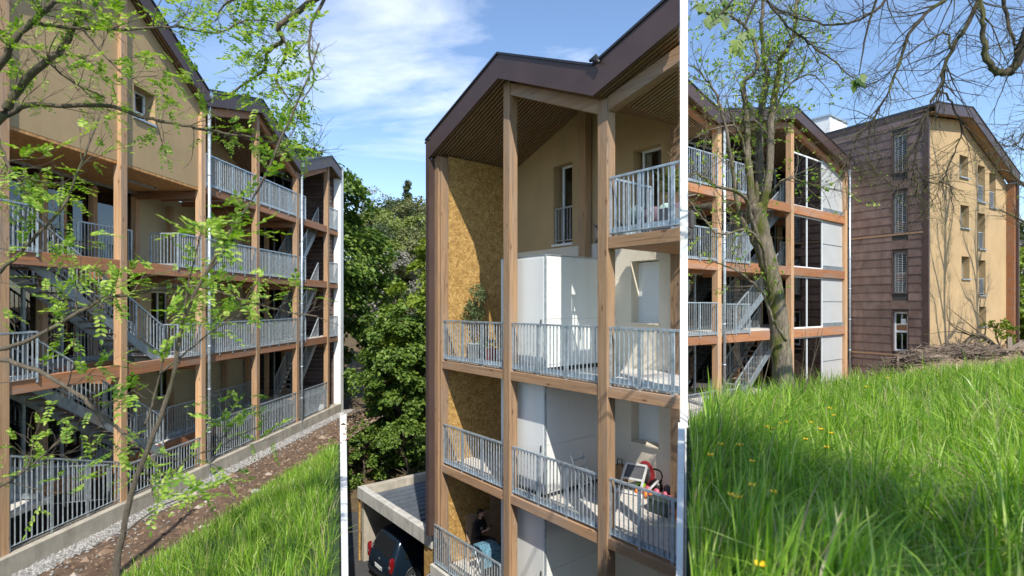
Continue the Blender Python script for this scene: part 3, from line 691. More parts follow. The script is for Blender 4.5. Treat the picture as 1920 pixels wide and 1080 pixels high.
    for k, off in ((1, 0.24), (3, 0.27)):
        s = pk[k]+off; z = top(pk[k])-0.3
        m = MB().tube([(s, -0.18, z), (s, -0.18, FB-0.9)], 0.06, 10)
        for q in np.arange(FB, z, 1.6): m.tube([(s, -0.18, q), (s, -0.18, q+0.05)], 0.072, 10)
        m.build('downpipe', GALV, root)
    s0, z0 = A(1556, 262, 3.2); s1, z1 = A(1588, 229, 3.2)
    m = MB().box(s0, s1, 3.2, 4.6, z0-1.4, z1-0.12)
    m.build('roof_vent_housing', WHITE, root)
    m = MB().box(s0-0.08, s1+0.08, 3.12, 4.68, z1-0.118, z1).build('vent_cap', GALV, root)
    return S
SR = build_right()

# ------------------------------------------------------------------ copper clad tower
def build_tower():
    C = ((1732-CX)/F*25.2, 25.2)
    S = Site(C, (0.867, 0.498), -3.2)
    root = S.empty('copper_clad_building', 'tower block with dark copper shingle side wall and sunlit tan gable wall', 'building')
    A, B = S.at, S.at_side
    ztop = (HY-199)/F*25.2
    sw = A(1888, 0, 0)[0]; spk, zpk = A(1819, 203, -0.42); zr = A(1888, 322, -0.42)[1]
    prof = [(-0.06, ztop), (spk, zpk), (sw+0.12, zr)]; top = lerp_prof(prof); fh = 0.5
    zig_roof(S, prof, -0.5, 11, fh, 0.0, slat=False)
    # gable wall
    rows = [(1799, 1815, 292, 333), (1833, 1847, 311, 379), (1855, 1867, 325, 390), (1801, 1817, 385, 428), (1834, 1847, 400, 467),
            (1803, 1818, 481, 523), (1835, 1848, 488, 554), (1836, 1849, 575, 612), (1805, 1819, 640, 668)]
    hs = []
    for a, b, t, bt in rows:
        s0 = A(a, 0, 0)[0]; s1 = A(b, 0, 0)[0]; c = (a+b)/2; hs.append((s0, s1, A(c, bt, 0)[1], A(c, t, 0)[1]))
    m = MB(); wall(m, 0.16, sw-0.12, -4.2, lambda s: top(s)-fh+0.02, [p[0] for p in prof], hs, 0, 0.4); m.build('gable_wall', TAN, root)
    for h in hs:
        f = win(root, h[0], h[1], h[2], h[3], 0.30, GALV)
        MB().box(h[0]-0.05, h[1]+0.05, -0.09, 0.29, h[2]-0.05, h[2]).build('sill', GALV, f)
        if h[3]-h[2] > 1.5: railing(MB(), (h[0], 0.1), (h[1], 0.1), h[2]+0.04, h[2]+0.04, 0.85, 0.12, 2, False).build('guard', GALV, f)
    # copper frame that returns round the corner and a timber batten
    MB().box(-0.05, 0.07, -0.22, 0.0, -4.2, top(0)-fh+0.03).build('corner_fin', FAS, root)
    MB().box(0.0, 0.16, 0.002, 0.35, -4.2, top(0)-fh+0.0).build('corner_batten', TAN, root)
    MB().box(sw-0.12, sw+0.02, -0.36, 11, -4.2, top(sw)-fh).build('end_batten', WBL, root)
    MB().box(sw+0.02, sw+0.12, -0.5, 11, -4.2, top(sw+0.1)-fh+0.02).build('end_cladding', FAS, root)
    # side wall: lapped copper shingles with staggered joints round the openings
    wn = [(1673, 1703, 249, 325), (1673, 1703, 359, 439), (1673, 1703, 471, 551), (1673, 1704, 583, 660)]
    oh = []
    for a, b, t, bt in wn:
        da, db = B(b, 0, 0.0)[0], B(a, 0, 0.0)[0]; c = (a+b)/2; oh.append((da, db, B(c, bt, 0)[1], B(c, t, 0)[1]))
    m = MB(); z = -4.4; row = 0
    while z < ztop-0.05:
        h = min(0.42, ztop-z); d = -0.0 - (row % 3)*0.9
        while d < 11:
            L = 2.7; a, b = max(d, 0.0), min(d+L, 11); d += L
            if b-a < 0.05: continue
            segs = [(a, b)]
            for o in oh:
                if o[2]-0.02 < z+h and z < o[3]+0.02:
                    ns = []
                    for x, y in segs:
                        if y <= o[0] or x >= o[1]: ns.append((x, y)); continue
                        if x < o[0]: ns.append((x, o[0]))
                        if y > o[1]: ns.append((o[1], y))
                    segs = ns
            for x, y in segs:
                t = random.uniform(0, 0.006)
                m.add([(-0.030-t, x+0.004, z), (-0.004-t, x+0.004, z+h), (-0.004-t, y-0.004, z+h), (-0.030-t, y-0.004, z), (0.0, x+0.004, z), (0.0, x+0.004, z+h), (0.0, y-0.004, z+h), (0.0, y-0.004, z)],
                      [(0, 1, 2, 3), (0, 3, 7, 4), (1, 5, 6, 2), (0, 4, 5, 1), (3, 2, 6, 7)])
        z += 0.42; row += 1
    m.build('shingle_cladding', COP, root)
    m = MB()
    zs = sorted({-4.4, ztop-0.1, *[o[2] for o in oh], *[o[3] for o in oh]})
    for o in oh: m.box(0.01, 0.25, oh[0][1], oh[0][0], o[2], o[2]) if False else None
    m.box(0.003, 0.2, 0.5, min(o[0] for o in oh), -4.4, ztop-0.1); m.box(0.003, 0.2, max(o[1] for o in oh), 11, -4.4, ztop-0.1)
    d0_, d1_ = min(o[0] for o in oh), max(o[1] for o in oh); zc = -4.4
    for o in sorted(oh, key=lambda o: o[2]): m.box(0.003, 0.2, d0_, d1_, zc, o[2]); zc = o[3]
    m.box(0.003, 0.2, d0_, d1_, zc, ztop-0.1); m.build('side_wall', DARK, root)
    MB().box(-0.05, 0.3, 0, 11, ztop-0.3, ztop-0.05).build('eaves_board', FAS, root)
    for z in (B(1660, 442, 0)[1], B(1660, 664, 0)[1]): MB().box(-0.045, 0.0, 0.0, 11, z-0.04, z+0.04).build('batten', WBM, root)
    for i, o in enumerate(oh):
        fr = MB()
        for y0, y1, z0, z1 in ((o[0], o[0]+0.04, o[2], o[3]), (o[1]-0.04, o[1], o[2], o[3]), (o[0]+0.04, o[1]-0.04, o[2], o[2]+0.05), (o[0]+0.04, o[1]-0.04, o[3]-0.05, o[3])): fr.box(-0.04, 0.16, y0, y1, z0, z1)
        f = fr.build('window', FAS, root); w = MB(); a, b = o[0]+0.05, o[1]-0.05
        for y0, y1, z0, z1 in ((a, a+0.07, o[2]+0.05, o[3]-0.05), (b-0.07, b, o[2]+0.05, o[3]-0.05), (a+0.07, b-0.07, o[2]+0.05, o[2]+0.13), (a+0.07, b-0.07, o[3]-0.13, o[3]-0.05)): w.box(0.1, 0.15, y0, y1, z0, z1)
        if i == 3: zm = (o[2]+o[3])/2; w.box(0.1, 0.15, a+0.07, b-0.07, zm-0.05, zm+0.05)
        w.build('frame', PVC, f); MB().box(0.12, 0.13, a, b, o[2]+0.06, o[3]-0.06).build('pane', GLS, f)
        MB().box(0.19, 0.2, a, b, o[2], o[3]).build('dark_room', DARK, f)
        if i == 3: MB().box(0.112, 0.118, a+0.12, a+0.34, o[2]+1.35, o[2]+1.62).build('paper_notice', PVC, f)
        if i < 3:
            m = MB(); z = o[2]+0.1
            while z < o[3]-0.08: m.prism([(0.02, z), (0.085, z+0.035), (0.085, z+0.041), (0.02, z+0.006)], a+0.05, b-0.02); z += 0.085
            bl = MB(); z = o[2]+0.1
            while z < o[3]-0.08: bl.bar((0.015, (a+b)/2, z), (0.08, (a+b)/2, z+0.03), (b-a)-0.08, 0.006, (0, 0, 1)); z += 0.085
            for y in (a+0.2, b-0.2): bl.box(0.012, 0.018, y-0.008, y+0.008, o[2]+0.05, o[3]-0.06)
            bl.build('louvre_blind', BLIND, f)
    return S
ST = build_tower()

# ------------------------------------------------------------------ terrain
def smooth(a, b, x):
    t = np.clip((x-a)/(b-a), 0, 1); return t*t*(3-2*t)
QC = np.array([0.30, 0.33, 0.38, 0.48, 0.54, 0.62, 0.68, 0.79, 0.90, 0.97, 1.3, 2.2])
YC = np.array([6.2, 6.3, 7.4, 10.2, 12.5, 15.5, 19.0, 21.5, 22.0, 22.0, 22.0, 22.0])
PY = np.array([800, 796, 786, 757, 742, 728, 713, 699, 690, 680, 650, 632.])
FQ = np.array([0.3, 0.5, 0.62, 0.70, 0.78, 0.95, 2.2]); FZ = np.array([-5.2, -4.7, -4.15, -3.4, -2.55, -2.15, -1.5])
def lump(x, y, s=1.0, k=0):
    return (np.sin(x*1.7*s+1.3+k)*np.sin(y*1.3*s+.7)+.6*np.sin(x*3.9*s+y*2.3*s+k)+.35*np.sin(x*7.3*s-y*6.1*s+k*2))/1.95
def h_right(x, y):
    x = np.asarray(x, float); y = np.asarray(y, float); q = x/np.maximum(y, 0.1)
    yc = np.interp(q, QC, YC); zc = -(np.interp(q, QC, PY)-HY)/F*yc; fz = np.interp(q, FQ, FZ)
    t = np.clip((y-2.6)/(yc-2.6), 0, 1)
    z = -1.5+(zc+1.5)*t
    z = np.where(y > yc, np.maximum(zc-(0.42+1.1*np.clip((0.46-q)/0.1, 0, 1))*(y-yc), np.minimum(fz, zc)), z)
    z = z+0.45*np.exp(-((y-24.0)/1.5)**2)*smooth(0.655, 0.72, q)*(1-smooth(0.93, 0.99, q))*(1+0.3*np.sin(x*2.1))
    return z+0.03*lump(x, y, 1.0)*np.clip((y-2.6)/2, 0, 1)
def h_left(x, y):
    x = np.asarray(x, float); y = np.asarray(y, float); d = x+11.8-0.08*y
    z = -5.82+0.05*d+np.where(d > 2.9, 0.40*(d-2.9), 0)
    return np.minimum(z, -2.3)+0.05*lump(x, y, 0.9, 2)*np.clip((d-1.1)/1.5, 0, 1)
def h_near(x, y):
    t = smooth(-2.5, 1.0, np.asarray(x, float)); return h_left(np.minimum(x, 0), np.full_like(np.asarray(x, float), 2.6))*(1-t)-1.5*t
def ground_z(x, y):
    if y < 2.6: return float(h_near(np.array(x), y))
    return float(h_right(x, y) if x > 0 else h_left(x, y))
def grid_obj(name, X, Y, Z, mats, fmat=None):
    ny, nx = X.shape; me = bpy.data.meshes.new(name)
    vs = np.stack([X, Y, Z], -1).reshape(-1, 3); fs = []; mi = []
    for j in range(ny-1):
        for i in range(nx-1):
            fs.append((j*nx+i, j*nx+i+1, (j+1)*nx+i+1, (j+1)*nx+i)); mi.append(int(fmat[j, i]) if fmat is not None else 0)
    me.from_pydata(vs.tolist(), [], fs); [me.materials.append(m) for m in mats]
    me.polygons.foreach_set('material_index', mi); me.polygons.foreach_set('use_smooth', [True]*len(fs))
    bm = bmesh.new(); bm.from_mesh(me); bmesh.ops.recalc_face_normals(bm, faces=bm.faces)
    if sum(f.normal.z for f in bm.faces) < 0: bmesh.ops.reverse_faces(bm, faces=bm.faces[:])
    bm.to_mesh(me); bm.free()
    o = bpy.data.objects.new(name, me); COL.objects.link(o); o['kind'] = 'structure'; return o
QR, QL = 0.3272, -0.3235
def terrain():
    q = np.concatenate([np.linspace(QR, 1.2, 110), np.linspace(1.25, 2.2, 12)]); y = np.concatenate([2.6*np.exp(np.linspace(0, math.log(22/2.6), 90)), np.linspace(22.4, 48, 40)])
    Q, Y = np.meshgrid(q, y); X = Q*Y; Z = h_right(X, Y)
    yc = np.interp(Q, QC, YC); fm = ((Y > yc*0.93) & (Q > 0.63) & (Q < 1.15) | (Y > yc+0.8)).astype(int)
    grid_obj('meadow', X, Y, Z, [TURF, DIRT], fm)
    t = np.linspace(0, 1, 90); y = np.linspace(2.6, 29.1, 130); T, Y = np.meshgrid(t, y)
    xa = QL*Y; xb = np.maximum(-11.8+0.08*Y+0.02, -14); X = xb+(xa-xb)*T; Z = h_left(X, Y); D = X+11.8-0.08*Y
    edge = 3.15+0.45*lump(X*0.9, Y*0.8, 1.0, 5)
    fm = np.where(D < 0.62, 2, np.where(D < edge, 0, 1))
    grid_obj('bank', X, Y, Z, [SOIL, TURF, CONCL], fm)
    x = np.linspace(-40, 40, 140); y = np.linspace(-40, 2.6, 60); X, Y = np.meshgrid(x, y)
    grid_obj('ground', X, Y, h_near(X, Y)+0.0, [TURF])
    s = 2500
    MB().add([(-s, -s, -9.6), (s, -s, -9.6), (s, s, -9.6), (-s, s, -9.6)], [(0, 1, 2, 3)]).build('ground', LITT, kind='structure')
    MB().add([(-14, 1, -9.2), (12, 1, -9.2), (12, 24.5, -9.2), (-14, 24.5, -9.2)], [(0, 1, 2, 3)]).build('court', ASPH, kind='structure')
    x = np.linspace(-70, 40, 90); y = np.concatenate([np.linspace(23.5, 60, 50), np.linspace(63, 190, 40)]); X, Y = np.meshgrid(x, y)
    w = smooth(18, 2, X-0.05*Y)
    Z = -9.25+w*(np.clip((Y-23.5)*0.28, 0, 2.4)+np.clip((Y-36)*0.20, 0, 17))+0.25*lump(X, Y, 0.5)*np.clip((Y-24)/4, 0, 1)
    grid_obj('hill', X, Y, Z, [LITT])
terrain()
def hill_z(x, y):
    t = np.clip((x-0.05*y-18)/(2-18), 0, 1); w = t*t*(3-2*t)
    return float(-9.25+w*(np.clip((y-23.5)*0.28, 0, 2.4)+np.clip((y-36)*0.20, 0, 17)))
def retaining(name, label, q, hf, y1, side):
    """White rendered retaining wall that runs away from the terrace edge and follows the ground."""
    m = MB(); ys = np.linspace(2.6, y1, 40); t = 0.05
    r = thing(name, label, 'wall', (q*2.6, 2.6, -9.3))
    for a, b in zip(ys, ys[1:]):
        za, zb = hf(q*a+side*0.03, a)+0.04, hf(q*b+side*0.03, b)+0.04
        xa0, xb0 = q*a-side*0.02, q*b-side*0.02
        wa, wb = side*0.0125*a, side*0.0125*b
        o = len(m.v); v = []
        for x, y, w_, z in ((xa0, a, wa, za), (xb0, b, wb, zb)):
            v += [(x-q*2.6, y-2.6, 0), (x-w_-q*2.6, y-2.6, 0), (x-w_-q*2.6, y-2.6, z+9.3), (x-q*2.6, y-2.6, z+9.3)]
        m.add(v, [(0, 4, 7, 3), (1, 2, 6, 5), (3, 7, 6, 2)])
    m.build('wall_body', WHITE, r)
retaining('retaining_wall', 'white rendered retaining wall between the tall meadow grass and the sunken court', QR, lambda x, y: float(h_right(max(x, 0.3272*y), y)), 6.5, 1)
retaining('retaining_wall', 'white rendered retaining wall dividing the soil bank from the sunken court', QL, lambda x, y: float(h_left(x, y)), 28.6, -1)
tag(MB().box(-0.9, 0.9, 2.56, 2.62, -9.3, -1.45).build('head_wall', WHITE), 'white head wall of the sunken court below the viewpoint', 'wall')

# ------------------------------------------------------------------ scattered stones and clods
OCT_F = [(0, 2, 4), (2, 1, 4), (1, 3, 4), (3, 0, 4), (2, 0, 5), (1, 2, 5), (3, 1, 5), (0, 3, 5)]
def stones(name, P, size, mat, kind='stuff', parent=None):
    n = len(P); base = np.array([(1, 0, 0), (-1, 0, 0), (0, 1, 0), (0, -1, 0), (0, 0, 1), (0, 0, -1)], float)
    V = base[None]*RNG.uniform(0.6, 1.25, (n, 6, 1)); V[:, :, 2] *= 0.7
    a = RNG.uniform(0, 6.28, n); c, s = np.cos(a), np.sin(a)
    x = V[:, :, 0]*c[:, None]-V[:, :, 1]*s[:, None]; y = V[:, :, 0]*s[:, None]+V[:, :, 1]*c[:, None]
    V = np.stack([x, y, V[:, :, 2]], -1)*size[:, None, None]+P[:, None, :]
    return np_mesh(name, V, 6, OCT_F, mat, parent, False, kind)
GRAV = leafmat('gravel_stone', [(0, (0.13, 0.125, 0.12)), (0.5, (0.25, 0.24, 0.225)), (1, (0.42, 0.40, 0.37))], 0.0, 0.85)
CLOD = leafmat('soil_clod', [(0, (0.07, 0.042, 0.026)), (0.6, (0.17, 0.11, 0.07)), (0.93, (0.27, 0.19, 0.13)), (1, (0.45, 0.40, 0.34))], 0.0, 0.95)
def scatter():
    n = 9000; y = 10.5+19*RNG.random(n)**1.3; d = np.where(RNG.random(n) < 0.07, RNG.exponential(0.35, n)+0.5, RNG.uniform(0.0, 0.58, n)+0.1*RNG.random(n)); x = -11.8+0.08*y+0.12+d
    P = np.stack([x, y, h_left(x, y)+0.02], -1); stones('gravel', P, RNG.uniform(0.022, 0.05, n), GRAV)
    n = 4200; y = 9.5+19*RNG.random(n)**1.2; d = RNG.uniform(0.65, 3.3, n); x = -11.8+0.08*y+d
    P = np.stack([x, y, h_left(x, y)+0.005], -1); stones('soil_clods', P, RNG.exponential(0.022, n)+0.012, CLOD)
    for px, py, s, lab in ((480, 924, 0.17, 'pale flat stone lying on the brown soil strip'), (387, 942, 0.07, 'small pale stone half buried in the brown soil')):
        q = (px-CX)/F; Y = 12.0
        while (HY-py)/F*Y > float(h_left(q*Y, Y)) and Y < 28: Y += 0.02
        m = MB().blob((0, 0, 0), (s, s*0.7, s*0.45), 10, 0.08); o = m.build('stone', CONCL); o.location = (q*Y, Y, float(h_left(q*Y, Y))+s*0.2); tag(o, lab, 'stone')
    n = 1500; q = RNG.uniform(0.64, 1.0, n); yc = np.interp(q, QC, YC); y = yc*0.95+RNG.random(n)*5; x = q*y
    P = np.stack([x, y, h_right(x, y)+0.01], -1); stones('dirt_clods', P, RNG.exponential(0.04, n)+0.02, leafmat('dirt_clod', [(0, (0.14, 0.09, 0.06)), (1, (0.38, 0.28, 0.19))], 0, 0.95))
scatter()

# ------------------------------------------------------------------ grass
def grass(name, P, H, W, lean, az, mat=GRA, curl=1.0):
    n = len(P); t = np.array([0, 0.28, 0.55, 0.8, 1.0]); wd = np.array([0.8, 1.0, 0.85, 0.5, 0.06])
    cx, cy = np.cos(az), np.sin(az); bend = lean[:, None]*(t[None]**1.9)*curl
    up = np.sin(np.clip(t[None]*(1.0+0.0*bend), 0, 2))/math.sin(1.0)
    zz = H[:, None]*(t[None]-0.40*np.clip(lean[:, None], 0, 1.7)*t[None]**3)
    rr = H[:, None]*bend*0.85
    X = P[:, 0:1]+cx[:, None]*rr; Y = P[:, 1:2]+cy[:, None]*rr; Z = P[:, 2:3]+zz
    tw = az[:, None]+math.pi/2+RNG.uniform(-0.9, 0.9, (n, 1)); sx, sy = np.cos(tw)*W[:, None]*wd[None]*0.5, np.sin(tw)*W[:, None]*wd[None]*0.5
    V = np.stack([np.stack([X-sx, Y-sy, Z], -1), np.stack([X+sx, Y+sy, Z], -1)], 2).reshape(n, 10, 3)
    return np_mesh(name, V, 10, [(0, 1, 3, 2), (2, 3, 5, 4), (4, 5, 7, 6), (6, 7, 9, 8)], mat, None, True, 'stuff')
def make_grass():
    # the meadow: tufts, so blades fan out of shared feet
    nt = 7400; q = np.where(RNG.random(nt) < 0.8, RNG.uniform(0.329, 1.03, nt), RNG.uniform(1.03, 1.5, nt)); y = 1.75*np.exp(RNG.random(nt)**0.85*math.log(23/1.75))
    keep = y < np.interp(q, QC, YC)*np.where(q > 0.655, 0.93, 1.06)+0.2; q, y = q[keep], y[keep]; nt = len(q)
    k = 17; q = np.repeat(q, k); y = np.repeat(y, k); n = len(q); th = np.repeat(0.55+0.85*RNG.random(nt)**1.3, k); ta = np.repeat(RNG.uniform(0, 6.28, nt), k)
    az = RNG.uniform(0, 6.28, n); r = RNG.random(n)**0.7*0.05*np.clip(y/3, 0.8, 4)
    x = q*y+np.cos(az)*r; y = y+np.sin(az)*r
    ok = x > QR*y+0.035; x, y, az, th, ta = x[ok], y[ok], az[ok], th[ok], ta[ok]; n = len(x)
    z = np.where(y < 2.6, -1.5, h_right(x, np.maximum(y, 2.6)))
    H = RNG.uniform(0.24, 0.64, n)*th*(1+0.38*lump(x, y, 1.1, 3)); W = (0.005+0.0145*RNG.random(n)**1.6)*np.clip(0.85+y*0.03, 1, 1.6)
    az2 = np.where(RNG.random(n) < 0.6, ta+RNG.normal(0, 0.6, n), az)
    lean = np.abs(RNG.normal(0.75, 0.5, n)); e = x-QR*y; az2 = np.where((e < 0.7) & (np.cos(az2) < 0), math.pi-az2, az2); lean = np.where(e < 0.25, lean*0.5, lean); H = np.where(e < 0.22, H*0.6, H); grass('tall_grass', np.stack([x, y, z-0.02], -1), H, W, lean, az2)
    # the bank on the left
    nt = 4200; Y = RNG.uniform(3.8, 28.5, nt); D = RNG.uniform(2.35, 11.2, nt); X = -11.8+0.08*Y+D
    e = 3.15+0.45*lump(X*0.9, Y*0.8, 1.0, 5); keep = (X < QL*Y-0.15) & ((D > e+0.15) | (RNG.random(nt) < 0.06)) & (X > -0.95*Y); X, Y, D, e = X[keep], Y[keep], D[keep], e[keep]
    k = 15; nt = len(X); th = np.repeat(RNG.uniform(0.7, 1.2, nt)*np.clip(0.55+(D-e)*0.35, 0.4, 1), k); ta = np.repeat(RNG.uniform(0, 6.28, nt), k); X = np.repeat(X, k); Y = np.repeat(Y, k); n = len(X)
    az = RNG.uniform(0, 6.28, n); r = RNG.random(n)**0.7*0.14; X = X+np.cos(az)*r; Y = Y+np.sin(az)*r; ok = X < QL*Y-0.06
    X, Y, az, th, ta = X[ok], Y[ok], az[ok], th[ok], ta[ok]; n = len(X)
    H = RNG.uniform(0.25, 0.55, n)*th; az2 = np.where(RNG.random(n) < 0.5, ta+RNG.normal(0, 0.6, n), az)
    grass('bank_grass', np.stack([X, Y, h_left(X, Y)-0.02], -1), H, RNG.uniform(0.006, 0.013, n)*np.clip(0.6+Y*0.05, 0.9, 1.8), np.abs(RNG.normal(0.45, 0.4, n)), az2)
make_grass()

# ------------------------------------------------------------------ trees
LEAF6 = np.array([(0, 0, 0), (0.28, 0.46, 0.07), (0.68, 0.42, 0.05), (1, 0, -0.06), (0.68, -0.42, 0.05), (0.28, -0.46, 0.07)])
def leaf_mesh(name, P, T, Nn, L, W, mat, parent, kind='stuff'):
    """Leaves at P growing along T, facing Nn."""
    T = T/np.maximum(np.linalg.norm(T, axis=1, keepdims=True), 1e-6); B = np.cross(Nn, T); B /= np.maximum(np.linalg.norm(B, axis=1, keepdims=True), 1e-6)
    U = np.cross(T, B)
    V = P[:, None, :]+T[:, None, :]*(LEAF6[None, :, 0:1]*L[:, None, None])+B[:, None, :]*(LEAF6[None, :, 1:2]*W[:, None, None])+U[:, None, :]*(LEAF6[None, :, 2:3]*L[:, None, None])
    return np_mesh(name, V, 6, [(0, 1, 2, 3), (0, 3, 4, 5)], mat, parent, False, kind)
def spline(pts, sub=5):
    P = [Vector(p) for p in pts]; P = [P[0]*2-P[1]]+P+[P[-1]*2-P[-2]]; out = []
    for i in range(1, len(P)-2):
        a, b, c, d = P[i-1:i+3]
        for k in range(sub):
            t = k/sub; out.append(0.5*((2*b)+(c-a)*t+(2*a-5*b+4*c-d)*t*t+(3*b-a-3*c+d)*t**3))
    out.append(P[-2]); return out
def rvec(): 
    v = RNG.normal(size=3); return Vector(v/np.linalg.norm(v))
class Growth:
    """Twigs and leaf places that sprout from limbs."""
    def __init__(s, n_side=5): s.spots = []; s.n = n_side
    def limb(s, mb, pts, r0, r1, jit=0.0, n=8):
        L = len(pts); rad = [r0+(r1-r0)*(i/(L-1))**0.8 for i in range(L)]
        pts = [p+rvec()*jit for p in pts]; mb.tube(pts, rad, n); return pts, rad
    def sprout(s, mb, pts, rad, count, length, depth, up=0.25, f0=0.12, minr=0.0022, leafp=1.0):
        for _ in range(count):
            f = f0+(1-f0)*random.random(); x = f*(len(pts)-1); i = min(int(x), len(pts)-2); p = pts[i].lerp(pts[i+1], x-i)
            t = (pts[i+1]-pts[i]).normalized(); d = (t*0.75+rvec()*0.85+Vector((0, 0, up))).normalized(); L = length*random.uniform(0.45, 1.1)*(1-0.35*f)
            r = max(minr, min(rad[i]*0.55, L*0.011)); q = [p]; k = 6
            for j in range(k): d = (d+rvec()*0.22+Vector((0, 0, up*0.12))).normalized(); q.append(q[-1]+d*(L/k))
            rr = [r*(1-0.65*j/k) for j in range(k+1)]; mb.tube(q, rr, s.n, False)
            for j in range(2, k+1):
                if random.random() < leafp: s.spots.append((q[j], d))
            if depth > 0: s.sprout(mb, q, rr, random.randint(2, 4), length*0.55, depth-1, up, 0.2, minr, leafp)
def pinnate(spots, keep, name, mat, parent, size=0.045, pairs=5, rl=0.17):
    P, T, Nn, L = [], [], [], []
    for p, d in spots:
        if random.random() > keep: continue
        for _ in range(random.choice((1, 1, 2))):
            sf = random.uniform(0.5, 1.35); a = (d*0.5+rvec()*0.8+Vector((0, 0, -0.05))).normalized(); side = a.cross(Vector((0, 0, 1)))
            if side.length < 0.1: continue
            side.normalize(); nrm = side.cross(a); l = rl*sf; droop = random.uniform(0.0, 0.35)
            for i in range(pairs):
                f = 0.25+0.75*i/pairs; b = p+a*(l*f)-Vector((0, 0, droop*l*f*f))
                for sg in (-1, 1):
                    tt = (side*sg+a*0.55+rvec()*0.2).normalized(); P.append(b); T.append(tt); Nn.append(nrm+rvec()*0.35); L.append(size*sf*random.uniform(0.75, 1.15))
            P.append(p+a*l-Vector((0, 0, droop*l))); T.append(a); Nn.append(nrm); L.append(size*sf)
    P, T, Nn = (np.array([tuple(v) for v in A]) for A in (P, T, Nn)); L = np.array(L)
    return leaf_mesh(name, P, T, Nn, L, L*0.52, mat, parent)

def px_limb(pts): return spline([wp(*p) for p in pts], 5)
def tree_left():
    X0, Y0 = -6.9, 5.6; z0 = ground_z(X0, Y0)-0.1
    r = thing('locust_tree', 'young leafing locust tree whose branches reach across the front of the left gallery block', 'tree', (X0, Y0, z0))
    O = Vector((X0, Y0, z0)); loc = lambda pts: [p-O for p in pts]
    G = Growth(); tr = MB(); trunk = spline([(X0, Y0, z0), (X0+0.1, Y0, -2.5), (X0-0.05, Y0+0.1, 0), (X0+0.1, Y0, 2.2), (X0+0.3, Y0, 4.6)], 6)
    G.limb(tr, loc(trunk), 0.13, 0.06, 0.0, 10); tr.build('trunk', BARKL, r)
    limbs = [
        ([(-230, 330, 5.6), (-60, 260, 5.5), (0, 222, 5.4), (30, 172, 5.4), (82, 118, 5.3), (108, 100, 5.3), (130, 70, 5.3), (145, 30, 5.2), (150, -30, 5.2)], 0.055, 0.018, 26),
        ([(-230, 250, 5.6), (-60, 232, 5.6), (0, 222, 5.6), (50, 198, 5.6), (110, 198, 5.7), (210, 200, 5.8), (260, 218, 5.9), (330, 232, 6.0), (395, 245, 6.1), (470, 258, 6.2), (520, 270, 6.2), (560, 280, 6.3), (590, 283, 6.3)], 0.036, 0.008, 46),
        ([(-220, 240, 5.6), (-60, 170, 5.2), (0, 122, 5.1), (25, 75, 5.0), (60, 40, 5.0), (95, 12, 5.0), (120, -20, 5.0)], 0.04, 0.02, 22),
        ([(60, 40, 5.0), (95, 48, 5.1), (150, 52, 5.2), (250, 55, 5.4), (330, 50, 5.6), (405, 62, 5.8), (460, 38, 5.9), (520, 42, 6.0), (575, 60, 6.0)], 0.019, 0.006, 34),
        ([(-220, 620, 5.5), (-60, 548, 5.2), (0, 508, 5.1), (60, 450, 5.1), (115, 390, 5.0), (160, 290, 5.0), (190, 208, 5.0)], 0.026, 0.007, 20),
        ([(-220, 300, 5.6), (-40, 240, 4.9), (5, 285, 4.9), (22, 322, 4.9), (60, 368, 4.9), (95, 420, 4.9), (110, 470, 5.0)], 0.02, 0.006, 14),
        ([(-220, 760, 5.4), (-50, 680, 4.6), (50, 688, 4.5), (140, 735, 4.5), (180, 770, 4.5), (240, 820, 4.5), (270, 845, 4.5), (300, 880, 4.5), (311, 905, 4.5)], 0.024, 0.009, 15),
        ([(-220, 720, 5.4), (-50, 672, 4.8), (0, 655, 4.8), (50, 640, 4.8), (140, 590, 4.9), (190, 562, 5.0), (230, 555, 5.1), (330, 537, 5.2), (390, 540, 5.3), (450, 560, 5.4), (540, 585, 5.6), (595, 594, 5.7)], 0.026, 0.007, 30),
        ([(-220, 960, 5.2), (-50, 930, 4.7), (0, 912, 4.6), (50, 880, 4.6), (115, 825, 4.6)], 0.02, 0.006, 8),
        ([(311, 905, 4.5), (350, 862, 4.5), (400, 842, 4.5), (440, 822, 4.5), (485, 800, 4.5)], 0.008, 0.004, 9),
        ([(-60, 100, 5.4), (0, 60, 5.4), (60, 90, 5.4), (130, 150, 5.5), (200, 185, 5.5)], 0.02, 0.006, 16),
        ([(150, 52, 5.2), (185, 90, 5.2), (230, 140, 5.3), (270, 165, 5.3)], 0.012, 0.004, 12)]
    for pts, a, b, cnt in limbs:
        m = MB(); q, rad = G.limb(m, loc(px_limb(pts)), a, b, 0.008, 8)
        low = pts[-1][1] > 400; G.sprout(m, q, rad, int(cnt*(1.15 if low else 0.9)), 0.62, 1, 0.25, 0.22, 0.0022, 0.62 if low else 0.34); m.build('branch', BARKL, r)
    G.spots = [(p, d) for p, d in G.spots if (p+O).x < -0.375*(p+O).y]
    pinnate(G.spots, 0.36, 'leaves', LOC, r)
    # sapling in front of the bank
    X1, Y1 = (215-CX)/F*3.6, 3.6; z1 = ground_z(X1, Y1)-0.05
    r2 = thing('sapling', 'thin sapling with a long pale stem slanting up in front of the left gallery block', 'tree', (X1, Y1, z1)); O = Vector((X1, Y1, z1))
    G = Growth(); m = MB(); st = [Vector((X1, Y1, z1))]+[wp(*p) for p in ((218, 1080, 3.6), (231, 1000, 3.6), (250, 910, 3.6), (290, 810, 3.6), (322, 720, 3.6), (345, 600, 3.6), (385, 515, 3.6), (430, 440, 3.6), (482, 360, 3.6), (528, 258, 3.6), (575, 150, 3.6), (598, 80, 3.6))]
    q, rad = G.limb(m, loc(spline(st, 4)), 0.024, 0.005, 0.004, 8); m.build('stem', BARKL, r2)
    m = MB()
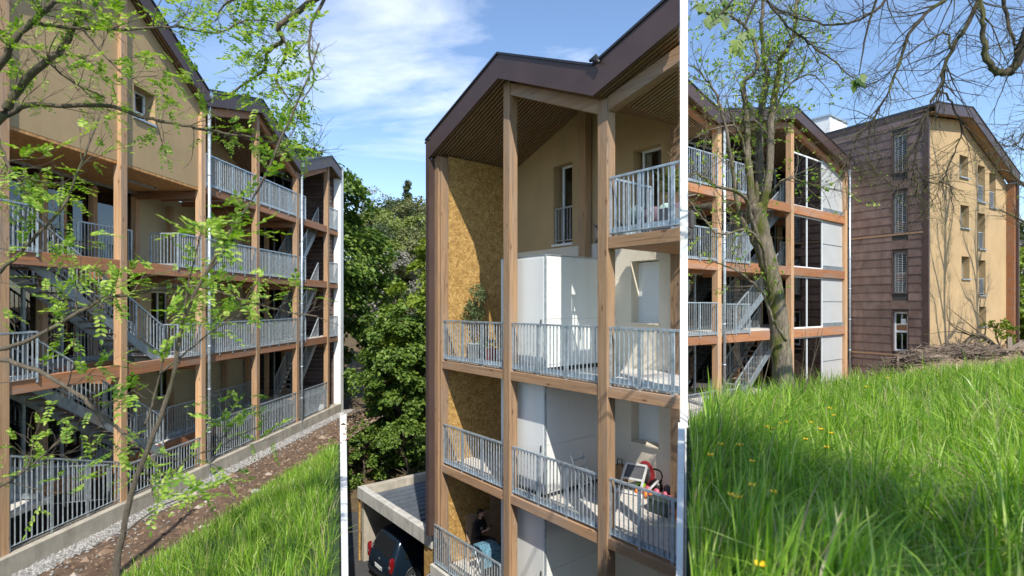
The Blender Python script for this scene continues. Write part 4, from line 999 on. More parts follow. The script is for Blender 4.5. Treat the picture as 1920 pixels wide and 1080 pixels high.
    for pts in ([(270, 800, 3.6), (285, 760, 3.6), (300, 700, 3.6), (312, 650, 3.6), (318, 610, 3.6)], [(300, 700, 3.6), (350, 660, 3.65), (400, 620, 3.7), (450, 590, 3.7)], [(385, 515, 3.6), (420, 470, 3.6), (440, 400, 3.6)], [(232, 1000, 3.6), (300, 950, 3.6), (380, 925, 3.6)], [(345, 600, 3.6), (352, 540, 3.6), (368, 470, 3.6), (380, 420, 3.6)]):
        a, b = G.limb(m, loc(px_limb(pts)), 0.008, 0.003, 0.003, 6); G.sprout(m, a, b, 5, 0.22, 0, 0.3, 0.3, 0.0018, 0.6)
    G.sprout(m, q, rad, 26, 0.30, 0, 0.3, 0.25, 0.0018, 0.55); m.build('twigs', BARKL, r2, kind='stuff')
    G.spots = [(p, d) for p, d in G.spots if (p+O).x < -0.385*(p+O).y]
    pinnate(G.spots, 0.8, 'leaves', LOC, r2, 0.05, 4, 0.16)
    # overhead tree that leans in from the top
    X2, Y2 = -2.1, -2.2; z2 = ground_z(X2, Y2)-0.1
    r3 = thing('overhanging_tree', 'leafy limb hanging from the top edge into the blue sky beside the left gallery roof', 'tree', (X2, Y2, z2)); O = Vector((X2, Y2, z2))
    G = Growth(); m = MB(); tr = spline([(X2, Y2, z2), (X2, Y2+0.2, 0), (X2-0.2, Y2+0.8, 3), (X2-0.1, 1.0, 5.4)], 6); G.limb(m, loc(tr), 0.2, 0.11, 0, 10); m.build('trunk', BARKL, r3)
    for pts, a, b, cnt in (([(760, -900, 2.6), (700, -260, 4.6), (650, -60, 5.2), (606, 18, 5.3), (565, 50, 5.3), (530, 75, 5.4), (500, 100, 5.5), (495, 130, 5.5), (440, 170, 5.6), (385, 192, 5.7)], 0.045, 0.008, 30),
                          ([(565, 50, 5.3), (580, 100, 5.4), (560, 150, 5.5), (600, 210, 5.6), (585, 260, 5.6)], 0.014, 0.004, 20),
                          ([(700, -260, 4.6), (560, -80, 5.0), (480, -20, 5.2), (420, 10, 5.3), (405, 40, 5.4)], 0.025, 0.006, 20),
                          ([(650, -60, 5.2), (632, 30, 5.3), (622, 90, 5.3), (630, 150, 5.4), (610, 190, 5.4)], 0.02, 0.005, 18)):
        pts = [(x-42 if y > -30 and x > 540 else x, y, z) for x, y, z in pts]; m = MB(); q, rad = G.limb(m, loc(px_limb(pts)), a, b, 0.006, 8); G.sprout(m, q, rad, int(cnt*0.75), 0.45, 1, 0.1, 0.3, 0.0022, 0.5); m.build('branch', BARKL, r3)
    G.spots = [(p, d) for p, d in G.spots if (p+O).x < -0.385*(p+O).y]
    pinnate(G.spots, 0.30, 'leaves', LOC, r3)
tree_left()

def tree_mossy():
    Y = 11.5; X0 = (1470-CX)/F*Y; z0 = ground_z(X0, Y)-0.15
    r = thing('mossy_tree', 'forked tree with thick mossy trunk and sparse new leaves rising from the meadow edge', 'tree', (X0, Y, z0)); O = Vector((X0, Y, z0)); loc = lambda pts: [p-O for p in pts]
    G = Growth(); tr = MB(); q = spline([Vector((X0-0.05, Y, z0)), wp(1472, 752, Y), wp(1468, 705, Y), wp(1463, 640, Y), wp(1457, 580, Y), wp(1446, 520, Y), wp(1434, 465, Y), wp(1425, 425, Y), wp(1418, 385, Y)], 6)
    L = len(q); rad = [0.255-0.09*(i/(L-1))**0.45 for i in range(L)]
    tr.tube([p+rvec()*0.012 for p in loc(q)], [a*(1+random.uniform(-.05, .05)) for a in rad], 16); tr.build('trunk', BARKM, r)
    limbs = [([(1420, 440, Y), (1410, 380, Y), (1402, 300, Y), (1400, 215, 11.4), (1396, 155, 11.3), (1420, 130, 11.2), (1413, 75, 11.2), (1392, 45, 11.2), (1365, 25, 11.2), (1340, -20, 11)], 0.12, 0.02, 40),
             ([(1424, 440, Y), (1424, 340, 11.6), (1424, 290, 11.6), (1426, 220, 11.7), (1437, 150, 11.8), (1432, 110, 11.8), (1428, 40, 11.8), (1436, -30, 11.8)], 0.15, 0.035, 40),
             ([(1426, 420, Y), (1441, 320, 11.3), (1446, 230, 11.2), (1458, 150, 11.1), (1465, 110, 11.0), (1486, 70, 11.0), (1492, 20, 11.0), (1496, -40, 11)], 0.115, 0.04, 40),
             ([(1430, 500, Y), (1408, 440, 11.2), (1386, 400, 11.0), (1376, 330, 10.9), (1362, 250, 10.8), (1345, 180, 10.8), (1325, 150, 10.8), (1300, 120, 10.8)], 0.085, 0.015, 38),
             ([(1436, 520, Y), (1410, 410, 11.0), (1388, 362, 10.6), (1345, 350, 10.3), (1310, 327, 10.2), (1294, 330, 10.2)], 0.07, 0.02, 18),
             ([(1437, 380, Y), (1460, 345, 11.1), (1485, 335, 11), (1520, 345, 11), (1555, 360, 11)], 0.045, 0.01, 16),
             ([(1443, 560, Y), (1430, 470, 10.8), (1400, 430, 10.4), (1352, 440, 10.1), (1310, 400, 10), (1294, 380, 10)], 0.05, 0.012, 20),
             ([(1472, 640, 11.2), (1450, 600, 11.0), (1432, 555, 10.9), (1400, 520, 10.7), (1360, 497, 10.5), (1318, 492, 10.4)], 0.045, 0.012, 16),
             ([(1446, 230, 11.2), (1475, 165, 10.9), (1520, 140, 10.7), (1560, 180, 10.6)], 0.035, 0.008, 18),
             ([(1402, 300, Y), (1380, 240, 11.3), (1340, 240, 11.2), (1300, 260, 11)], 0.04, 0.01, 22)]
    for pts, a, b, cnt in limbs:
        m = MB(); q, rad = G.limb(m, loc(px_limb(pts)), a*0.8, b*0.8, 0.02, 10 if a > 0.1 else 7); G.sprout(m, q, rad, int(cnt*1.15), 1.1, 2 if a > 0.1 else 1, 0.15, 0.22, 0.0036, 0.55); m.build('limb', BARKM, r)
    s = [(p, d) for p, d in G.spots if (p+O).x > 0.332*(p+O).y and random.random() < 0.22]; P, T, Nn, Ls = [], [], [], []
    for p, d in s:
        for _ in range(random.randint(2, 4)):
            P.append(p+rvec()*0.04); T.append(rvec()+d); Nn.append(rvec()+Vector((0, 0, 0.8))); Ls.append(random.uniform(0.045, 0.085))
    A = lambda v: np.array([tuple(x) for x in v]); Ls = np.array(Ls); leaf_mesh('leaves', A(P), A(T), A(Nn), Ls, Ls*0.55, LOC, r)
tree_mossy()

MAPLE = [(0, 0), (0.10, 0.22), (0.42, 0.38), (0.36, 0.16), (0.62, 0.22), (1.0, 0.0), (0.62, -0.22), (0.36, -0.16), (0.42, -0.38), (0.10, -0.22)]
def maple_leaf(mb, p, t, n, s):
    t = t.normalized(); b = n.cross(t).normalized(); mb.add([p+t*(x*s)+b*(y*1.25*s) for x, y in MAPLE], [(0, 1, 2, 3), (0, 3, 4, 5), (0, 5, 6, 7), (0, 7, 8, 9)])
def tree_bare():
    X0, Y0 = 9.2, 6.0; z0 = ground_z(X0, Y0)-0.15
    r = thing('bare_tree', 'bare drooping branches hanging from the top right corner before the copper clad block', 'tree', (X0, Y0, z0)); O = Vector((X0, Y0, z0)); loc = lambda pts: [p-O for p in pts]
    G = Growth(); m = MB(); q = spline([(X0, Y0, z0), (X0+0.1, Y0, 1), (X0-0.1, Y0+0.2, 4), (X0-0.7, Y0+0.4, 7)], 6); G.limb(m, loc(q), 0.3, 0.16, 0, 12); m.build('trunk', BARKD, r)
    limbs = [([(2320, -40, 6.2), (2080, -60, 6.4), (1960, 20, 6.6), (1925, 70, 6.7), (1902, 126, 6.8), (1878, 138, 6.8), (1858, 124, 6.8), (1846, 90, 6.8), (1842, 40, 6.8), (1836, -20, 6.8)], 0.10, 0.03, 30, 0.8),
             ([(2160, -420, 6.2), (1960, -150, 6.6), (1890, -40, 6.9), (1887, 35, 7.0), (1900, 75, 7.0), (1925, 95, 7)], 0.06, 0.02, 16, 0.6),
             ([(2160, -420, 6.2), (1900, -140, 6.7), (1836, 0, 7.0), (1785, 95, 7.1), (1760, 165, 7.2), (1732, 225, 7.2), (1716, 300, 7.3), (1722, 375, 7.3)], 0.065, 0.012, 56, 1.0),
             ([(2160, -420, 6.2), (1900, -190, 6.5), (1790, -20, 6.9), (1712, 50, 7.0), (1682, 125, 7.1), (1652, 200, 7.1), (1600, 272, 7.2), (1585, 320, 7.2)], 0.06, 0.010, 48, 1.0),
             ([(2160, -420, 6.2), (1800, -200, 6.3), (1660, -90, 6.5), (1540, -10, 6.6), (1500, -20, 6.6)], 0.06, 0.02, 12, 0.7),
             ([(1800, -200, 6.3), (1700, -70, 6.6), (1640, 20, 6.8), (1560, 45, 6.9), (1480, 25, 7.0), (1420, -5, 7)], 0.04, 0.01, 24, 0.8),
             ([(1660, -90, 6.5), (1445, -20, 6.8), (1490, 60, 6.9), (1530, 90, 7.0), (1580, 130, 7.0), (1615, 155, 7.0)], 0.03, 0.008, 22, 0.8),
             ([(1785, 95, 7.1), (1770, 60, 7.2), (1700, 105, 7.3), (1650, 150, 7.4), (1610, 165, 7.4)], 0.025, 0.007, 24, 0.8),
             ([(1760, 165, 7.2), (1790, 200, 7.2), (1800, 260, 7.3), (1770, 330, 7.3), (1735, 400, 7.3)], 0.025, 0.006, 30, 0.8),
             ([(2080, -60, 6.4), (1990, 150, 6.5), (1940, 225, 6.6), (1900, 275, 6.7), (1862, 262, 6.8)], 0.04, 0.006, 24, 0.6),
             ([(1990, 150, 6.5), (1960, 300, 6.5), (1910, 350, 6.6), (1888, 300, 6.6)], 0.03, 0.006, 20, 0.5),
             ([(1716, 300, 7.3), (1690, 350, 7.3), (1650, 330, 7.3), (1615, 300, 7.3)], 0.02, 0.006, 26, 0.7),
             ([(1716, 300, 7.3), (1735, 340, 7.3), (1780, 345, 7.2), (1785, 400, 7.2)], 0.018, 0.005, 16, 0.6)]
    for pts, a, b, cnt, ln in limbs:
        m = MB(); q, rad = G.limb(m, loc(px_limb(pts)), a*(0.85 if a > 0.09 else 0.62), b*0.7, 0.02, 8); G.sprout(m, q, rad, int(cnt*1.35), ln, 1, -0.05, 0.25, 0.0022, 0.5); m.build('branch', BARKD, r)
    # buds and a few young maple leaves
    A = lambda v: np.array([tuple(x) for x in v]); s = [x for x in G.spots if random.random() < 0.10]
    P = A([p for p, d in s]); T = A([d+rvec()*0.6 for p, d in s]); Ls = RNG.uniform(0.015, 0.032, len(s)); leaf_mesh('buds', P, T, A([rvec() for _ in s]), Ls, Ls*0.5, LOC, r)
tree_bare()
def tree_maple_sprig():
    X0, Y0 = 3.6, -2.4; z0 = ground_z(X0, Y0)-0.1
    r = thing('maple_tree', 'few large dark green maple leaves drooping into the sky above the mossy tree', 'tree', (X0, Y0, z0)); O = Vector((X0, Y0, z0)); loc = lambda pts: [p-O for p in pts]
    G = Growth(); m = MB(); q = spline([(X0, Y0, z0), (X0, Y0, 1.5), (X0+0.2, Y0+0.4, 4), (X0+0.2, Y0+0.8, 5.8)], 6); G.limb(m, loc(q), 0.19, 0.1, 0, 10); m.build('trunk', BARKD, r); lf = MB()
    for pts, leaves in (([(2400, -2200, 1.4), (1700, -500, 4.2), (1520, -150, 5.2), (1400, -30, 5.4), (1345, 30, 5.5), (1310, 10, 5.5), (1295, 20, 5.5)], [(1312, 12, .16), (1340, 18, .2), (1352, 30, .22), (1330, 40, .16), (1362, 8, .15)]),
                        ([(1520, -150, 5.2), (1430, -20, 5.4), (1400, 40, 5.5), (1388, 70, 5.5)], [(1388, 76, .24), (1396, 62, .16), (1384, 92, .1), (1412, 60, .13)]),
                        ([(1700, -500, 4.2), (1660, -80, 5.2), (1625, 60, 5.5), (1610, 140, 5.6)], [(1609, 150, .2), (1614, 140, .12)])):
        m = MB(); q, rad = G.limb(m, loc(px_limb(pts)), 0.022, 0.005, 0.004, 7); m.build('branch', BARKD, r)
        for px, py, s in leaves:
            for _ in range(3): maple_leaf(lf, wp(px+random.uniform(-7, 7), py+random.uniform(-7, 5), 5.5)-O, Vector((random.uniform(-.6, .6), random.uniform(-.4, .1), -1)), Vector((random.uniform(-.4, .4), -1, 0.3)), s*0.75)
    # the crown above and behind the viewpoint, whose shade falls on the grass
    for k in range(84):
        c = Vector((random.uniform(2.5, 3.6), random.uniform(-2.9, 0.1), random.uniform(4.1, 5.6)))-O
        m2 = rvec()
        for _ in range(26): maple_leaf(lf, c+rvec()*random.uniform(0, 0.42), rvec(), rvec(), 0.17)
    m = MB()
    for k in range(14):
        a = Vector((X0+0.2, Y0+0.6, 4+k*0.18))-O; d = rvec(); d.z = abs(d.z)*0.3; G.limb(m, spline([a, a+d*0.8, a+d*1.6+rvec()*0.2], 4), 0.04, 0.01, 0, 6)
    m.build('limbs', BARKD, r); lf.build('leaves', MAP, r, kind='stuff')
tree_maple_sprig()
def tree_shade():
    for X0, Y0, lab in ((25.8, 23.3, 'tall leafless tree beyond the right edge shading the tan gable'), (22.6, 21.4, 'slender leafless tree beyond the right edge of the meadow')):
        z0 = ground_z(X0, Y0)-0.1; r = thing('leafless_tree', lab, 'tree', (X0, Y0, z0)); O = Vector((X0, Y0, z0)); G = Growth(4); m = MB()
        q = spline([Vector((0, 0, 0)), Vector((0.2, 0, 4)), Vector((-0.2, 0.3, 8)), Vector((0.2, 0, 15.5))], 6); q, rad = G.limb(m, q, 0.26, 0.03, 0, 10); m.build('trunk', BARKD, r); m = MB()
        for k in range(16):
            z = 3.0+k*0.75; d = rvec(); d.z = abs(d.z)+0.7; d.normalize(); i = int(z/15.5*(len(q)-1)); p = q[min(i, len(q)-1)]; Ln = 3.3-k*0.07
            b, rb = G.limb(m, spline([p, p+d*Ln*0.4+rvec()*0.2, p+d*Ln*0.75+rvec()*0.3, p+d*Ln], 4), 0.10, 0.016, 0, 6); G.sprout(m, b, rb, 18, 1.5, 1, 0.3, 0.2, 0.009, 0)
        m.build('limbs', BARKD, r)
tree_shade()

def crown_tree(name, label, X, Y, z0, H, rad, mat, nclump, per, leaf, group=None, trunk=BARKD, shape='round', droop=0.35, tall=0.55, base=0.15):
    r = thing(name, label, 'tree', (X, Y, z0-0.2), 0, group); m = MB(); tt = [(0, 0, 0)]
    G = Growth(4); q, rd = G.limb(m, spline([Vector((0, 0, 0)), Vector((0.1*rad, 0, H*0.3)), Vector((-0.05*rad, 0.1, H*0.6)), Vector((0, 0, H*0.92))], 4), 0.028*H*0.8, 0.03, 0, 8); m.build('trunk', trunk, r)
    cs = []
    for i in range(nclump):
        f = random.random(); a = random.uniform(0, 6.283)
        if shape == 'cone': zz = base+(1-base)*f**0.9; rr = (1-zz)*1.08+0.04
        else: zz = base+(1-base)*f; u = (zz-(base+1)/2)/((1-base)/2); rr = math.sqrt(max(0, 1-abs(u)**2.4))
        k = rr*(0.35+0.65*random.random()**0.45); cs.append((math.cos(a)*k*rad, math.sin(a)*k*rad, zz*H))
    m = MB()
    for c in cs[::max(1, nclump//22)]:
        t = min(0.9, max(0.12, c[2]/H-0.18)); p = q[int(t*(len(q)-1))]; G.limb(m, spline([p, (p+Vector(c))*0.5+rvec()*0.1*rad*0.3, Vector(c)], 4), 0.006*H, 0.012, 0, 5)
    m.build('limbs', trunk, r)
    per = int(per*1.35); C = np.repeat(np.array(cs), per, 0); n = len(C); cr = np.repeat(RNG.uniform(0.6, 1.35, nclump), per)*rad*0.26
    u = RNG.normal(size=(n, 3)); u /= np.linalg.norm(u, axis=1, keepdims=True); u *= (RNG.random(n)**0.4)[:, None]*cr[:, None]; u[:, 2] *= 0.55
    out = C.copy(); out[:, 2] = 0; out /= np.maximum(np.linalg.norm(out, axis=1, keepdims=True), 0.01)
    u[:, 2] -= droop*(u*out).sum(1)
    T = out+RNG.normal(0, 0.6, (n, 3)); T[:, 2] -= 0.5; Nn = RNG.normal(0, 0.45, (n, 3))+out*0.45; Nn[:, 2] += 0.8
    L = RNG.uniform(0.55, 1.15, n)*leaf; leaf_mesh('leaves', C+u, T, Nn, L, L*0.8, mat, r, 'stuff'); return r
def woods():
    crown_tree('maple_tree', 'big dense green maple at the left edge beyond the carport', -13.4, 34.5, hill_z(-13.4, 34.5), 16.4, 5.0, MAP, 190, 150, 0.34, droop=0.5, tall=.6, base=0.06)
    crown_tree('bright_maple_tree', 'bright yellow green young maple close beside the brown end of the balcony block', -4.3, 29.0, hill_z(-4.3, 29), 11.2, 2.5, BRI, 95, 120, 0.24, droop=0.4, base=0.12)
    crown_tree('shrub', 'dark green bush behind the concrete carport', -5.7, 27.6, hill_z(-5.7, 27.6), 8.2, 2.0, MAP, 80, 110, 0.22, droop=0.4, base=0.0)
    crown_tree('shrub', 'low leafy bush at the left edge under the big maple', -7.6, 30.6, hill_z(-7.6, 30.6), 7.4, 1.8, MAP, 60, 100, 0.22, droop=0.3, base=0.0)
    crown_tree('shrub', 'pale green bush filling the gap under the bright maple', -3.6, 31.5, hill_z(-3.6, 31.5), 7.2, 3.0, BRI, 60, 100, 0.24, base=0.0)
    crown_tree('shrub', 'dark leafy bush directly behind the rear edge of the carport roof', -5.2, 25.9, -8.8, 3.4, 1.5, MAP, 40, 90, 0.17, base=0.0)
    crown_tree('shrub', 'low dark bush at the left end behind the carport', -7.35, 26.2, -8.8, 3.0, 1.1, MAP, 36, 90, 0.17, base=0.0)
    crown_tree('shrub', 'mid green bush between the carport and the big maple', -6.6, 28.6, -8.0, 5.6, 1.5, MAP, 44, 90, 0.19, base=0.0)
    g = 'trees on the far hillside'
    for px, top, Y, rad, mat, lab, nm, sh in ((700, 352, 84, 4.2, GRY, 'leafless grey tree rising above the wood right of the big maple', 'bare_tree', 'round'), (735, 372, 78, 5.6, DKG, 'broad dark olive tree in the middle of the far wood', 'broadleaf_tree', 'round'),
                         (764, 338, 95, 2.2, DKG, 'pointed dark conifer on the skyline of the far wood', 'conifer_tree', 'cone'), (788, 372, 74, 5.0, OLV, 'yellowish olive tree of the far wood next to the brown end cladding', 'broadleaf_tree', 'round'),
                         (760, 378, 88, 6.0, OLV, 'rounded olive tree directly under the skyline conifer', 'broadleaf_tree', 'round'), (718, 420, 62, 4.2, DKG, 'dark tree halfway down the far wood beside the big maple', 'broadleaf_tree', 'round'),
                         (776, 430, 58, 3.6, OLV, 'olive tree halfway down the far wood above the bright maple', 'broadleaf_tree', 'round'), (742, 470, 50, 2.8, GRY, 'thin greyish budding tree in the hollow above the bright maple', 'budding_tree', 'round'),
                         (712, 392, 66, 3.6, SPR, 'fresh green tree on the far slope right of the leafless grey crown', 'broadleaf_tree', 'round'), (752, 412, 64, 3.8, SPR, 'fresh green tree in the middle of the far slope under the conifer', 'broadleaf_tree', 'round'), (785, 405, 60, 3.4, SPR, 'fresh green tree of the far slope touching the brown end cladding', 'broadleaf_tree', 'round'), (728, 452, 52, 2.8, SPR, 'fresh green tree low on the far slope beside the big maple', 'broadleaf_tree', 'round'), (690, 400, 70, 4.6, OLV, 'olive tree showing between the big maple and the dark wood', 'broadleaf_tree', 'round')):
        X = (px-CX)/F*Y; zt = (HY-top)/F*Y; z0 = hill_z(X, Y); H = max(4, zt-z0)
        crown_tree(nm, lab, X, Y, z0, H, rad, mat, 90 if mat is not GRY else 60, 70 if mat is not GRY else 22, 0.34 if sh == 'round' else 0.3, g, shape=sh, base=0.15 if sh == 'round' else 0.25)
    # behind the tower on the right
    for px, top, Y, rad, mat, lab, nm, sh, gz in ((1907, 415, 60, 2.4, DKG, 'dark pointed conifer at the right edge behind the tan gable', 'conifer_tree', 'cone', -3), (1915, 452, 52, 3.0, GRY, 'brownish leafless tree at the right edge below the conifer', 'bare_tree', 'round', -3),
                         (1925, 470, 42, 3.2, BRI, 'bright green bush tree at the right edge beside the end of the tan gable', 'broadleaf_tree', 'round', -2.4), (1912, 560, 38, 1.8, BRI, 'low green bush at the right edge on the ground by the gable', 'shrub', 'round', -2.2)):
        X = (px-CX)/F*Y; zt = (HY-top)/F*Y; crown_tree(nm, lab, X, Y, gz, zt-gz, rad, mat, 90, 80, 0.26, shape=sh, base=0.0 if sh == 'round' else 0.2)
    px, Y = 1872, 27.0; X = (px-CX)/F*Y; crown_tree('shrub', 'small leafy shrub against the foot of the tan gable', X, Y, ground_z(X, Y), 2.0, 0.75, BRI, 26, 30, 0.14, base=0.05)
woods()

# ------------------------------------------------------------------ carport and car
def cm(name, c, rough=0.5, metal=0.0, var=0.08, vs=4): return plain(name, c, rough, metal, var, vs)
def carport():
    sc_, z = SM.at(670, 912, -0.15); w = SM.world(sc_, 0, -9.2)
    r = thing('carport', 'low concrete carport with ribbed metal roof beside the brown end of the balcony block', 'carport', w, SM.rz)
    H = z+9.2; L = MI['c1']-0.36-sc_; D = 5.6; h = 0.42
    MB().box(0, L, -0.15, 0.10, H-h, H).build('front_beam', CONCL, r, 0.012)
    MB().box(0, 0.25, 0.102, D, H-h+0.003, H-0.003).box(0.252, L, D-0.25, D, H-h+0.003, H-0.003).build('edge_beam', CONC, r, 0.012)
    MB().box(0.03, 0.22, 0.0, D, 0, H-h-0.002).build('side_wall', CONC, r)
    m = MB(); x = 0.26
    while x < L-0.05:
        m.prism([(x, H-0.30), (x+0.29, H-0.30), (x+0.30, H-0.24), (x+0.34, H-0.24), (x+0.36, H-0.30), (x+0.36, H-0.31), (x, H-0.31)], 0.104, D-0.252); x += 0.362
    m.build('ribbed_roof', plain('dark_roof_sheet', (0.15, 0.17, 0.195), 0.4, 0.5, 0.2, 3), r)
    MB().box(-0.045, 0.028, -0.10, -0.04, 0, H-h).build('edge_board', OSBM, r)
    MB().box(L-0.5, L, -0.1, 0.2, 0, H-h-0.002).build('pier', OSBM, r); MB().box(0, L, D-0.2, D-0.05, 0, H-h).build('rear_wall', CONC, r)
carport()
def car():
    sL, d = None, -0.3
    s0 = SM.at(683, 1040, d)[0]; w = SM.world(s0+1.1, d, -9.2)
    r = thing('parked_car', 'dark blue people carrier parked nose first under the concrete carport', 'car', w, SM.rz)
    PAINT = plain('blue_car_paint', (0.012, 0.026, 0.045), 0.2, 0.4, 0.04, 1); BLK = plain('black_trim', (0.015, 0.015, 0.016), 0.5); TG = plain('tinted_glass', (0.012, 0.014, 0.016), 0.06, 0, 0.02)
    RED = plain('red_lamp_lens', (0.16, 0.008, 0.010), 0.15, 0, 0.05); ALU = plain('wheel_alloy', (0.55, 0.56, 0.58), 0.3, 0.8, 0.05); TYR = plain('tyre_rubber', (0.02, 0.02, 0.02), 0.85); PLT = plain('plate_white', (0.75, 0.76, 0.76), 0.4)
    st = [(0.0, .70, .36, .55, .62, .66), (0.03, .84, .28, .80, .74, .90), (0.10, .88, .26, .98, .74, 1.02), (0.24, .89, .25, 1.0, .72, 1.32), (0.40, .895, .25, 1.0, .70, 1.58), (0.62, .90, .25, 1.0, .70, 1.66), (1.4, .90, .25, .98, .71, 1.69), (2.3, .90, .25, .97, .70, 1.66),
          (2.8, .895, .25, .96, .68, 1.56), (3.4, .89, .25, .95, .70, 1.14), (3.6, .88, .25, .94, .74, 1.02), (4.1, .85, .27, .86, .70, .90), (4.38, .78, .30, .70, .62, .76), (4.46, .66, .36, .56, .55, .60)]
    m = MB(); vs = []; n = 14
    for y, wd, zb, belt, wr, zr in st:
        half = [(0.0, zb), (wd*0.86, zb), (wd, zb+0.16), (wd*1.0, (zb+belt)/2+0.08), (wd*0.985, belt), (wr+0.02, zr-0.07), (wr*0.82, zr), (0, zr+0.012)]
        ring = half+[(-x, z) for x, z in half[-2:0:-1]]; vs += [(x, y, z) for x, z in ring]
    k = 14; fs = [tuple(range(k))[::-1], tuple(range((len(st)-1)*k, len(st)*k))]
    for i in range(len(st)-1):
        for j in range(k): fs.append((i*k+j, i*k+(j+1) % k, (i+1)*k+(j+1) % k, (i+1)*k+j))
    m.add(vs, fs, True); b = m.build('body', PAINT, r)
    sb = b.modifiers.new('sub', 'SUBSURF'); sb.levels = sb.render_levels = 2
    xs = lambda z: float(np.interp(z, [0.98, 1.58], [0.895, 0.735]))+0.012
    for sg in (-1, 1):
        for poly in ([(0.52, 1.03), (1.05, 1.03), (1.05, 1.50), (0.72, 1.50), (0.60, 1.40)], [(1.10, 1.03), (1.95, 1.03), (1.95, 1.52), (1.10, 1.51)], [(2.0, 1.03), (3.05, 1.03), (2.62, 1.48), (2.0, 1.52)]):
            q = MB().add([(sg*xs(z), y, z) for y, z in poly]+[(sg*(xs(z)-0.05), y, z) for y, z in poly], [tuple(range(len(poly)))]+[(i, (i+1) % len(poly), (i+1) % len(poly)+len(poly), i+len(poly)) for i in range(len(poly))]); q.build('side_window', TG, r)
        tl = MB().prism([(sg*0.70, 0.72), (sg*0.86, 0.66), (sg*0.875, 1.06), (sg*0.82, 1.16), (sg*0.74, 0.98)], 0.0, 0.16).build('tail_light', RED, r, 0.03)
        MB().lathe([(0.0, -0.012), (0.045, -0.010), (0.055, 0.02)], (sg*0.80, -0.004, 0.86), 12, 'y').build('lamp_lens', ALU, tl)
        MB().tube([(sg*0.62, 0.75, 1.70), (sg*0.62, 1.6, 1.74), (sg*0.62, 2.5, 1.71)], 0.02, 6).build('roof_rail', BLK, r)
        MB().blob((sg*0.98, 3.0, 1.05), (0.1, 0.06, 0.08), 8).build('wing_mirror', PAINT, r)
    MB().add([(-0.62, 0.095, 1.04), (0.62, 0.095, 1.04), (0.58, 0.33, 1.50), (-0.58, 0.33, 1.50), (-0.62, 0.2, 1.04), (0.62, 0.2, 1.04), (0.58, 0.42, 1.50), (-0.58, 0.42, 1.50)], [(0, 1, 2, 3), (0, 4, 5, 1), (3, 2, 6, 7), (0, 3, 7, 4), (1, 5, 6, 2)]).build('rear_window', TG, r)
    p = MB().box(-0.26, 0.26, -0.012, 0.05, 0.56, 0.67).build('number_plate', PLT, r)
    MB().box(-0.26, -0.22, -0.014, 0.0, 0.562, 0.668).box(0.22, 0.26, -0.014, 0.0, 0.562, 0.668).build('plate_band', PAINT, p)
    MB().lathe([(0.0, -0.02), (0.05, -0.015), (0.055, 0.03)], (0, 0.045, 0.86), 12, 'y').build('badge', ALU, r)
    MB().box(-0.78, 0.78, -0.015, 0.2, 0.28, 0.40).build('rear_bumper', BLK, r, 0.03)
    for sg in (-1, 1):
        for y in (0.86, 3.62):
            wh = bpy.data.objects.new('wheel', bpy.data.meshes.new('wheel')); COL.objects.link(wh); wh.parent = r; wh.location = (sg*0.80, y, 0.325)
            MB().lathe([(0.21, -0.1), (0.30, -0.11), (0.325, -0.07), (0.325, 0.07), (0.30, 0.11), (0.21, 0.1)], (0, 0, 0), 28, 'x').build('tyre', TYR, wh)
            q = MB().lathe([(0.215, 0.09), (0.20, 0.10), (0.19, 0.07), (0.19, -0.07)], (0, 0, 0), 24, 'x').lathe([(0.0, 0.085), (0.05, 0.085), (0.055, 0.05)], (0, 0, 0), 12, 'x')
            if sg < 0: q.v = [(-x, yy, z) for x, yy, z in q.v]
            for i in range(8):
                a = i*math.pi/4; c, s = math.cos(a), math.sin(a); q.bar((sg*0.075, c*0.04, s*0.04), (sg*0.085, c*0.20, s*0.20), 0.045, 0.03, (1, 0, 0))
            q.build('rim', ALU, wh); MB().lathe([(0.0, 0.02), (0.19, 0.02)], (0, 0, 0), 20, 'x').build('brake_disc', BLK, wh)
            MB().lathe([(0.33, 0.0), (0.385, 0.0), (0.385, -0.1), (0.33, -0.1)] if sg > 0 else [(0.33, 0.0), (0.385, 0.0), (0.385, 0.1), (0.33, 0.1)], (sg*0.898, y, 0.335), 26, 'x').build('wheel_arch', BLK, r)
car()

# ------------------------------------------------------------------ person on the lowest balcony
def skin(name, pts, edges, mat, parent, vox=0.011):
    """One continuous body surface: swept joints and limbs fused into a single skin."""
    m = MB(); rr = lambda p: p[3] if hasattr(p[3], '__len__') else (p[3], p[3])
    for a, b in edges:
        A, B = pts[a], pts[b]; L = math.dist(A[:3], B[:3]); ra, rb = rr(A), rr(B); n = max(2, int(L/(0.35*min(min(ra), min(rb))))+1)
        for i in range(n+1):
            t = i/n; x, y = ra[0]+(rb[0]-ra[0])*t, ra[1]+(rb[1]-ra[1])*t; m.blob([A[k]+(B[k]-A[k])*t for k in range(3)], (x, y, min(x, y)), 12)
    o = m.build(name, mat, parent); r = o.modifiers.new('fuse', 'REMESH'); r.mode = 'VOXEL'; r.voxel_size = vox; r.use_smooth_shade = True
    k = o.modifiers.new('smooth', 'SMOOTH'); k.iterations = 3; k.factor = 0.5; return o
def floor_at(px, py, z):
    Y = z/((HY-py)/F); P = Vector(((px-CX)/F*Y, Y)); return (P-SM.O).dot(SM.u), (P-SM.O).dot(SM.v)
def spot(name, label, cat, px, py, z, rz=0, group=None, off=(0, 0)):
    s, d = floor_at(px, py, z) if py > 20 else (SM.at(px, 0, py)[0], py); return thing(name, label, cat, SM.world(s+off[0], d+off[1], z), SM.rz+rz, group)
